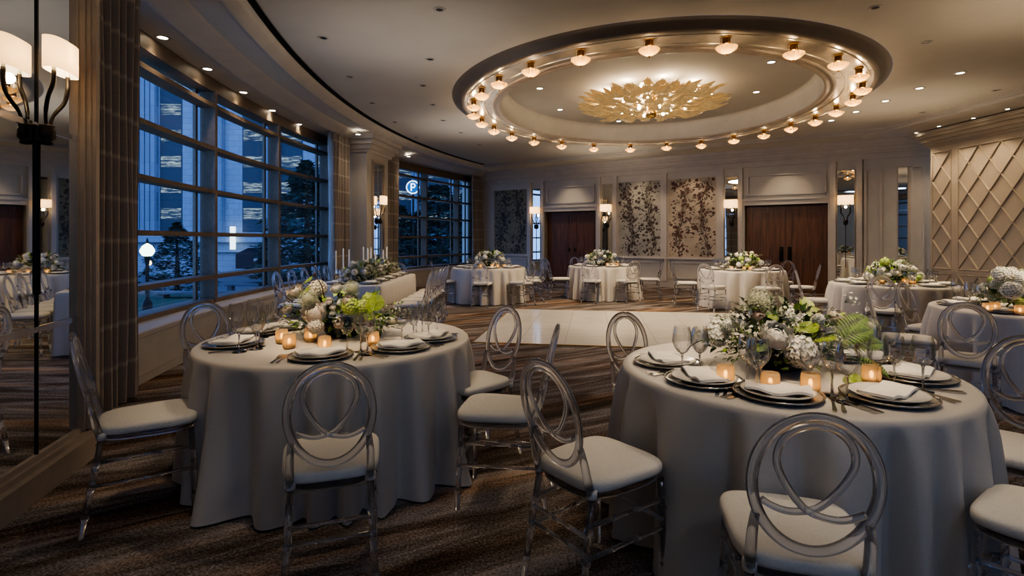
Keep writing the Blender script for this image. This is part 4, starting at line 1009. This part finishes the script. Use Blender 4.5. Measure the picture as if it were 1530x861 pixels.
# ================================================================== LAMPS
def mk_lamp():
    t=link('ceiling_lamp',None)
    obj('mount',MB().lathe([(.001,0),(.055,0),(.055,-.008),(.048,-.014),(.001,-.016)],18),M['gold'],t)
    obj('body',MB().lathe([(.040,-.012),(.044,-.03),(.044,-.075),(.036,-.082),(.001,-.083)],16),M['amber'],t)
    r=MB()
    for k in range(3):
        a=2*PI*k/3+.5; c,s=math.cos(a),math.sin(a); r.tube([(.062*c,.062*s,-.004),(.070*c,.070*s,-.125)],.0032,5)
    obj('rod',r,M['gold'],t)
    b=MB(); n=36; prof=[(.112,-.112),(.118,-.118),(.108,-.138),(.085,-.160),(.05,-.180),(.015,-.190)]
    b.grid([[((rr*(1+.05*(1 if k%2 else -1)*(rr/.118)))*math.cos(2*PI*k/n),(rr*(1+.05*(1 if k%2 else -1)*(rr/.118)))*math.sin(2*PI*k/n),z) for k in range(n)] for rr,z in prof],0,False,True)
    obj('bowl',b,M['bowl'],t)
    obj('bulb',MB().sphere((0,0,-.112),.022,10,8),M['bulb'],t)
    obj('finial',MB().sphere((0,0,-.198),.012,8,6,0,(1,1,1.3)),M['gold'],t)
    return t
LP=[(969.9,85.9),(867.7,100),(792.9,117.1),(745.6,135.5),(719.8,151.8),(708,168.2),(708,180.5),(720.3,192.5),(738.2,202.7),(764.8,212.1),(798,218.8),(839.4,224.4),(887.4,228.2),(941.8,229),(996,226.4),(1048,223.4),(1096.3,216.7),(1141.3,209.3),(1181.7,199.6),(1218.2,189.7),(1249.6,176.1),(1274.2,160.8),(1288.7,144.4),(1283.6,124.8),(1252.4,107.4),(1186,91.8),(1085.6,82.6)]
LP=[LP[-1]]+LP[:-1]
def lamp(name,typ,loc,e,col=(1,.80,.56),r=.05,**k):
    l=bpy.data.lights.new(name,typ); l.energy=e; l.color=col
    if typ in('POINT','SPOT'): l.shadow_soft_size=r
    for a,v in k.items(): setattr(l,a,v)
    o=bpy.data.objects.new(name,l); C.objects.link(o); o.location=loc; return o
for i,(px,py) in enumerate(LP):
    p=at(px,py,3.49); p.z=3.70
    place('lamp',mk_lamp,p,0,'brass lamp with ribbed glass bowl, %s'%('the one closest overhead on the ceiling ring' if i==0 else '%s along the ceiling ring, counting towards the windows'%OR[i]),'ceiling lamp','lamps around the ceiling ring')
    lamp('ring_lamp_light','POINT',p+Vector((0,0,-.142)),RING_W,(1,.68,.36),r=.02)
# chandelier of gold petals
ct=thing('chandelier','wide flush chandelier of layered gold glass petals in the ceiling oval','chandelier',(2.51,9.64,0))
def petal(L,W,seed):
    rnd=random.Random(seed); m=MB(); rows=[]; n=7
    for i in range(9):
        t=i/8; w=W*(.35+.65*math.sin(PI*min(1,t*.95+.05))**.6)
        if t>.85: w*=.75
        zig=(.03 if i%2 else -.03)
        rows.append([(L*t+ (rnd.uniform(-.02,.03) if i==8 else 0)+(.05 if (j%2 and i==8) else 0), w*(j/(n-1)-.5)*2*(1+zig), -.10*L*math.sin(t*PI)+.05*L*t*t+.20*W*abs(j/(n-1)-.5)*2+(.022 if j%2 else 0)) for j in range(n)])
    m.grid(rows); return m.mesh('petal',[M['petal']])
PT=[petal(.36,.095,k) for k in range(3)]
rnd=random.Random(5)
for R_,n,z,tl,s in ((.97,40,3.76,.02,1.0),(.98,36,3.88,-.16,1.0),(.90,34,3.82,-.06,1.05),(.74,30,3.79,-.02,1.05),(.56,24,3.75,.04,1.0),(.38,18,3.71,.10,.95),(.20,12,3.67,.16,.85)):
    for k in range(n):
        a=2*PI*(k+rnd.uniform(-.2,.2))/n+R_*5
        o=link('petal' ,rnd.choice(PT),ct,(R_*math.cos(a)*.92,R_*math.sin(a)*.92,z+rnd.uniform(-.03,.03)),None,s*rnd.uniform(.9,1.1))
        o.rotation_euler=(rnd.uniform(-.25,.25),-tl+rnd.uniform(-.15,.12),a+rnd.uniform(-.2,.35))
obj('hub',MB().lathe([(.001,4.06),(.30,4.06),(.30,4.02),(.10,4.0),(.08,3.70),(.10,3.66),(.10,3.60),(.06,3.565),(.001,3.555)],20),M['gold'],ct)
bm_=MB().sphere((0,0,0),.028,10,8).mesh('bulb',[M['bulb']])
for R_,n,z in ((1.0,12,3.90),(.66,9,3.80),(.34,6,3.70)):
    for k in range(n):
        a=2*PI*(k+.3)/n+R_; link('bulb',bm_,ct,(R_*math.cos(a),R_*math.sin(a),z-.02))
for k in range(8):
    a=2*PI*k/8; lamp('chandelier_light','POINT',(2.51+.8*math.cos(a),9.64+.8*math.sin(a),3.97),CHAND_W,r=.05)
lamp('chandelier_downlight','AREA',(2.51,9.64,3.50),CHAND_DOWN,shape='DISK',size=1.7)

# downlights
def mk_dl(lit):
    def f():
        t=link('recessed_downlight',None)
        obj('trim_ring',MB().lathe([(.040,0),(.042,-.006),(.062,-.006),(.066,0)],22),M['trimring'],t)
        obj('lens',MB().lathe([(.001,-.002),(.041,-.001)],18),M['lens'] if lit else M['lensoff'],t); return t
    return f
def downlights(pts,z,lit,lab,group,start=0,scale=None):
    for i,(px,py) in enumerate(pts):
        p=at(px,py,z-.002); p.z=z-.002
        place('dl%d'%lit,mk_dl(lit),p,0,lab%OR[i],'ceiling light',group,scale)
        if lit: LITS.append(p)
LITS=[]
downlights([(243,56),(310,103),(363.7,138),(407,165),(446.6,185.7),(535,200.7),(610.6,234),(729,266)],ZS,1,'lit recessed downlight in the window soffit, %s from the mirror curtain','window soffit downlights',0,1.25)
downlights([(1434.7,109),(1373.8,131.8),(1323,150.9),(1279,167),(1242,180)],ZC,1,'lit recessed downlight on the ceiling beyond the ring, %s from the lattice wall','lit ceiling downlights')
downlights([(1505.6,163),(1454.5,176.6),(1403,188.7),(1369,198.5),(1332.8,208)],ZC-.085,1,'small lit downlight in the stepped soffit by the lattice wall, %s from the camera','lattice soffit downlights',0,.8)
downlights([(1308,11),(1384.5,63),(1488,135),(1378,168)],ZC,0,'unlit recessed downlight on the lattice-wall half of the ceiling, %s from the camera','unlit ceiling downlights')
downlights([(656.6,14),(483,56.6),(642.6,88.6),(522.8,114.8),(632,128),(556,154),(646.8,156.6),(662,180),(590,182.5),(621.7,205.4),(688.6,198),(716.5,216)],ZC,0,'unlit recessed downlight on the window half of the ceiling, %s from the camera','unlit ceiling downlights')
downlights([(806.4,132),(836.8,163.8),(924.5,181),(1130,137.5),(1152.4,92.8)],4.07,1,'lit recessed downlight inside the oval dome, %s round from the window end','dome downlights')
def spot(x,y,z,tx,ty,tz,e,ang=60,blend=.6,r=.05,col=(1,.78,.52)):
    o=lamp('downlight_beam','SPOT',(x,y,z),e,col,r,spot_size=math.radians(ang),spot_blend=blend)
    o.rotation_euler=(Vector((tx,ty,tz))-Vector((x,y,z))).to_track_quat('-Z','Y').to_euler(); return o
for p in LITS: spot(p.x,p.y,p.z-.02,p.x,p.y,0,DL_W,100,.8)

# ================================================================== SCONCES
def mk_sconce():
    t=link('wall_sconce',None)
    k=MB(); k.lathe([(.001,-.075),(.030,-.07),(.034,-.055),(.028,-.05),(.045,-.03),(.045,.015),(.036,.03),(.042,.045),(.03,.055),(.001,.055)],14,0,(0,-.045,0)); k.box(-.03,.03,-.05,0,-.05,.03)
    obj('bracket',k,M['darkbronze'],t)
    for x,b in ((-.075,0),(.075,0)):
        obj('arm',MB().tube(catmull([(x*.2,-.05,.03),(x*.55,-.06,.12),(x*1.15,-.095,.21),(x*1.05,-.118,.30),(x,-.12,.375)],5),[.010]*6+[.012]*6+[.013]*9,8),M['darkbronze'],t)
        obj('candle_sleeve',MB().lathe([(.010,.37),(.011,.37),(.011,.43),(.001,.43)],10,0,(x,-.12,0)),M['wax'],t)
        obj('bulb',MB().sphere((x,-.12,.455),.018,8,8,0,(1,1,1.4)),M['bulb'],t)
    obj('stem',MB().tube([(0,-.006,-1.0),(0,-.006,-.05)],.006,6),M['darkbronze'],t)
    s=MB(); n=48
    def ov(z,r=1): return [((.15*r)*math.copysign(abs(math.cos(a))**.75,math.cos(a)),-.12+(.055*r)*math.copysign(abs(math.sin(a))**.8,math.sin(a))+.0,z) for a in [2*PI*k/n for k in range(n)]]
    s.grid([ov(.38),ov(.57)],0,True,True); s.grid([ov(.57,.975),ov(.38,.975)],1,True,True)
    s.grid([ov(.57),ov(.57,.975)],0,False,True); s.grid([ov(.38,.975),ov(.38)],0,False,True)
    obj('lamp_shade',s,[M['shade'],M['shadein']],t); return t
def sconce(o,n,loc,rz,label,e,sc_=1.0):
    place('sconce',mk_sconce,loc,rz,label,'wall lamp','shaded wall sconces on mirrors',sc_)
    for dz,ee in ((.33,e*.5),(.47,e*.25),(.53,e*.25)): lamp('sconce_light','POINT',Vector(loc)+Vector(n)*(.12 if dz!=.33 else .12)+Vector((0,0,dz*sc_)),ee,(1,.72,.42),.03)
q=QA+QU*((q0+q1)/2)+QN*.03; q.z=1.95
sconce(0,QN,q,QRZ,'dark bronze sconce with lit linen shade on the big framed mirror',SC_W*.8,.88)
pn=Vector((pu.y,-pu.x,0)); q=pf+pu*.58+pn*.012; q.z=1.80
sconce(0,pn,q,PRZ,'dark bronze sconce with lit shade on the pier mirror between the windows',SC_W)
for px,lab in ((801.5,'on the mirror strip beside the olive wallpaper'),(907,'on the mirror strip beside the grey wallpaper'),(1093,'on the dark mirror strip beside the red-brown wallpaper'),(1263.5,'on the mirror strip beyond the wide double door')):
    q=fpt(px,1.80,.012); sconce(0,FN,q,FRZ,'dark bronze sconce with lit shade '+lab,SC_W,1.12)

# ================================================================== OUTSIDE
g=MB(); g.poly([(-70,2,-2),(-4.8,2,-2),(-4.8,33,-2),(-70,33,-2)]); tag(obj('lawn',g,M['grass']),kind='structure')
g=MB(); g.poly([(-160,30,-3.6),(90,30,-3.6),(90,160,-3.6),(-160,160,-3.6)]); tag(obj('street',g,M['paving']),kind='structure')
g=MB(); g.box(-70,5,33,33.6,-3.6,-1.85); g.box(-70,5,34.5,35.1,-3.6,-2.6); tag(obj('terrace_step',g,M['paving']),kind='structure')
def building(label,x0,x1,y,ztop,bays,mat_,floor_=3.65,bw=3.1,lit=True,z0=-3.6):
    t=thing('office_building',label,'building',(0,y,0))
    obj('wall',MB().box(x0,x1,0,14,z0,ztop),M[mat_],t)
    for bx in bays:
        sp=MB(); sp.box(bx-bw/2,bx+bw/2,-.05,.1,2.4,ztop-2); b=obj('bay',sp,M['spandrel'],t)
        gz=MB(); z=4.2
        while z<ztop-4: gz.box(bx-bw/2+.15,bx+bw/2-.15,-.09,-.04,z,z+1.55); z+=floor_
        obj('glazing',gz,M['glaz'],b)
    for a,e in zip(bays[:-1],bays[1:]):
        if e-a>bw+2:
            p=MB(); c=(a+e)/2; w=min(e-a-bw,3.6)
            for k in range(5): p.box(c-w/2+w*k/5,c-w/2+w*(k+.8)/5,-.7,0,2.0,ztop)
            p.box(c-w/2,c+w/2,-.5,0,2.0,ztop)
            obj('pilaster',p,M['stone2' if int(abs(c))%2 else 'stone'],t)
    c=MB(); c.box(x0,x1,-.9,0,1.0,2.0); c.box(x0,x1,-.5,0,-.4,-.1); obj('string_course',c,M[mat_],t)
    return t
PX=lambda px,y: (px-CX)*y/F
building('tall stone office block with lit window bays beyond the lawn',-78,-25,75,46,[PX(150,75)-9,PX(180,75),PX(256,75),PX(379,75),PX(436,75),PX(490,75)],'stone')
building('pale panelled office block behind the trees at the far window',-23,14,88,40,[PX(600,88),PX(655,88),PX(700,88),PX(770,88)],'stone2',3.65,3.4)
# entrance awning and lit sign
a=MB(); 
x0,x1=PX(352,73),PX(402,73)
a.box(x0,x1,0,1.9,-2.6,-.6); a.grid([[(x0,0,-.6),(x1,0,-.6)],[(x0+.8,1.9,.2),(x1-.8,1.9,.2)]])
t=thing('entrance_awning','dark entrance awning at the foot of the stone office block','awning',(0,73.0,0)); obj('canopy',a,M['awning'],t)
obj('sign_plate',MB().box(PX(379,73),PX(386,73),-.03,0,-1.6,-1.2),M['trimring'],t)
tag(obj('lit_sign',MB().box(PX(344,73.5),PX(351,73.5),73.4,73.7,.0,3.15),M['signlit']),'tall lit white sign panel on the stone office block','sign')
# street lamp
def mk_post():
    t=link('street_lamp',None)
    obj('globe',MB().lathe([(.001,.30),(.06,.27),(.20,.17),(.30,-.02),(.30,-.12),(.20,-.28),(.10,-.32)],18,0,(0,0,2.9)),M['globe'],t)
    obj('cap',MB().lathe([(.001,.55),(.03,.50),(.05,.38),(.12,.31),(.02,.29)],12,0,(0,0,2.9)),M['black'],t)
    obj('post',MB().lathe([(.22,0),(.20,.4),(.10,.6),(.07,1.8),(.10,2.0),(.07,2.1),(.12,2.5),(.14,2.6)],12),M['black'],t); return t
p=atd(220,377,25); o=mk_post(); o.location=(p.x,25,-2.0); tag(o,'glowing acorn-globe street lamp outside the big window','street lamp')
p=atd(222,393,34); tag(obj('wall_light',MB().sphere((0,0,0),.17,10,8),M['warmlit'],loc=p),'small warm light beyond the street lamp','lamp')
# parking sign
p=atd(617,280,40); t=thing('parking_sign','round illuminated blue sign with a white letter P in the far window','sign',p); t.scale=(.8,.8,.8)
obj('disc',MB().lathe([(.001,-.06),(.62,-.06),(.62,.06),(.001,.06)],36),M['signblue'],t,rot=(PI/2,0,0))
obj('ring',MB().tube([(.58*math.cos(2*PI*k/40),-.08,.58*math.sin(2*PI*k/40)) for k in range(40)],.05,6,True),M['signlit'],t)
lt_=MB(); lt_.tube([(-.14,-.1,-.34),(-.14,-.1,.34)],.06,6); lt_.tube([(-.14,-.1,.32)]+[(.04+.17*math.cos(a),-.1,.15+.17*math.sin(a)) for a in arange(PI/2,-PI/2,9)]+[(-.14,-.1,-.02)],.055,6); obj('letter',lt_,M['signlit'],t)
obj('post',MB().tube([(0,.1,-.6),(0,.1,(-3.6-p.z)/.8)],.09,8),M['black'],t)
# stone benches on the terrace
for i,(px,py,d,w,h) in enumerate(((275,436,31,3.2,.35),(345,438,36,3.0,.5),(372,425,48,4.0,.6))):
    p=atd(px,py,d); zg=-2.0 if d<33 else -3.6
    tag(obj('stone_bench',MB().box(-w/2,w/2,-.4,.4,p.z-.12,p.z).box(-w/2+.2,-w/2+.6,-.3,.3,zg,p.z-.12).box(w/2-.6,w/2-.2,-.3,.3,zg,p.z-.12),M['paving'],loc=(p.x,d,0)),('long low','middle','most distant')[i]+' stone bench outside the big window','bench',group='stone benches outside')
def tree(label,px,d,h,w,seed,zg,n=2600,shape=1.0):
    rnd=random.Random(seed); t=thing('evergreen_tree',label,'tree',((px-CX)*d/F,d,zg),0,'trees outside the windows')
    obj('trunk',MB().tube([(0,0,0),(.05,0,h*.5),(0,0,h*.92)],[.22*h/6,.14*h/6,.03],8),M['bark'],t)
    m=MB()
    for _ in range(n):
        f=rnd.random()**1.25; z=h*(.10+.90*f); r=w*.62*(1-f**1.9*shape)*(.80+.2*math.sin(f*38)); a=rnd.random()*2*PI; q=r*math.sqrt(rnd.uniform(.25,1))
        c=Vector((q*math.cos(a),q*math.sin(a),z)); s=rnd.uniform(.10,.24)*h/6
        e=Vector((math.cos(a),math.sin(a),rnd.uniform(-.6,.3))); sd=Vector((-math.sin(a),math.cos(a),rnd.uniform(-.5,.5)))
        m.poly([c-sd*s,c+e*s*.6-sd*s*.2,c+e*s*1.5,c+sd*s])
    obj('foliage',m,M['tree'],t)
for a in (('dark evergreen beside the street lamp outside the big window',264,38,6.2,4.8,1,-3.6),('small shrub-like tree by the entrance awning',398,62,5.2,3.2,2,-3.6),('tall dark evergreen at the far end of the big window',458,37,10.4,6.6,3,-3.6,4200),
          ('broad evergreen behind the pier at the far window',600,42,7.6,5.6,4,-3.6,3000),('tall evergreen in the middle bay of the far window',655,44,9.4,6.5,5,-3.6,4200,.8),('bushy evergreen in the last bay of the far window',700,47,9.0,6.0,6,-3.6,3600,.8),('low evergreen under the parking sign',622,48,6.4,5.5,7,-3.6,2600,.8)):
    tree(*a)

# ================================================================== LIGHT, SKY, CAMERA
for v in vot:
    lamp('candle_light','POINT',Vector(v.location)+Vector((0,0,.045)),CANDLE_W,(1,.60,.26),.008)
# beams that fall on the tables from ceiling fittings
for k,(x,y,R) in TB.items():
    e=TABLE_W*{'T1':.62,'T2':.62,'T8':1.0,'T7':.95,'T4':1.0,'T5':1.0,'T6':.95}[k]
    spot(x+.1,y-.75,3.72,x,y,.80,e*.5,48,.7,.06); spot(x-.3,y-1.9,3.74,x,y,.95,e*FLOWER_W,25,.7,.05); spot(x+.5,y+.5,3.72,x,y,.75,e*.45,48,.7,.06)
spot(-1.6,8.3,3.75,-2.2,8.4,.75,TABLE_W*.6,60,.7,.06)
for px in (1400,1450,1500): 
    p=RA+RU*rx(px); spot(p.x-.55,p.y,3.68,p.x-.05,p.y,2.2,LAT_W,75,.8,.04)
for px in (855,960,1035,1175): p=fpt(px,3.68,.9); spot(p.x,p.y,3.68,*(fpt(px,1.6,0)),FAR_W,70,.8,.05)
for x,y in ((-.5,-.6),(1.6,-.9),(3.6,.2)):                     # added cool fill without fittings, over the camera's end of the room
    o=lamp('added_cool_fill','AREA',(x,y,3.74),COOLFILL_W,(.66,.79,1),shape='DISK',size=.5)
for x,y,z,e,cc in ((-1.2,2.2,2.9,.45,(1,.90,.78)),(-1.2,6.5,2.9,.6,(1,.92,.82)),(-.6,11.5,2.9,.9,(1,.92,.82)),(3.4,2.0,2.9,.7,(1,.78,.54)),(5.6,5.0,2.9,1.15,(1,.76,.50)),(7.0,9.5,2.9,1.0,(1,.78,.52)),(2.5,14.3,2.9,1.0,(1,.82,.60))):
    o=lamp('added_upfill_light','AREA',(x,y,z),UPFILL_W*e,cc,shape='DISK',size=2.4); o.rotation_euler=(PI,0,0)  # added upward fill that brightens ceiling and walls, no fitting there
o=lamp('window_portal','AREA',(2.1,-3.28,1.96),1,(1,1,1),shape='RECTANGLE',size=5,size_y=2.9); o.data.cycles.is_portal=True; o.rotation_euler=(PI/2,0,PI) if False else Vector((0,1,0)).to_track_quat('-Z','Z').to_euler()
tree('dark evergreen outside the window behind the camera',500,-14,9,7,11,-3.6,2200,.8); tree('second evergreen outside the window behind the camera',640,-16,8,7,12,-3.6,2200,.8)
for d,w in ((7.9,7.6),(16.8,4.4)):
    o=lamp('window_portal','AREA',arc(d,-.4,1.96),1,(1,1,1),shape='RECTANGLE',size=w,size_y=2.9)
    o.data.cycles.is_portal=True
    tg=(arc(d+.1)-arc(d-.1)).normalized(); nn=Vector((tg.y,-tg.x,0)); o.rotation_euler=nn.to_track_quat('-Z','Z').to_euler()
w=bpy.data.worlds.new('dusk_sky'); bpy.context.scene.world=w; w.use_nodes=True; nt=w.node_tree
bg=nt.nodes['Background']; tc=nt.nodes.new('ShaderNodeTexCoord'); sx=nt.nodes.new('ShaderNodeSeparateXYZ'); rp=nt.nodes.new('ShaderNodeValToRGB')
rp.color_ramp.elements[0].color=(.16,.30,.62,1); rp.color_ramp.elements[1].color=(.06,.14,.42,1); rp.color_ramp.elements[1].position=.8
nt.links.new(tc.outputs['Generated'],sx.inputs[0]); nt.links.new(sx.outputs['Z'],rp.inputs[0]); nt.links.new(rp.outputs[0],bg.inputs['Color']); bg.inputs['Strength'].default_value=SKY
cd=bpy.data.cameras.new('camera'); cam=bpy.data.objects.new('camera',cd); C.objects.link(cam)
cam.location=(0,0,H); cam.rotation_euler=(PI/2,0,0); cd.sensor_width=36; cd.lens=36*F/1530; cd.shift_y=-(430.5-HY)/1530; cd.clip_end=400
sc=bpy.context.scene; sc.camera=cam
sc.view_settings.view_transform='AgX'; sc.view_settings.look='AgX - Medium High Contrast'; sc.view_settings.exposure=EXPO
cy=sc.cycles; cy.use_denoising=True; cy.max_bounces=10; cy.diffuse_bounces=4; cy.glossy_bounces=4; cy.transmission_bounces=8; cy.transparent_max_bounces=16; cy.sample_clamp_indirect=3; cy.sample_clamp_direct=0; cy.caustics_reflective=False; cy.caustics_refractive=False; cy.use_light_tree=True; cy.use_adaptive_sampling=True; cy.adaptive_threshold=.02
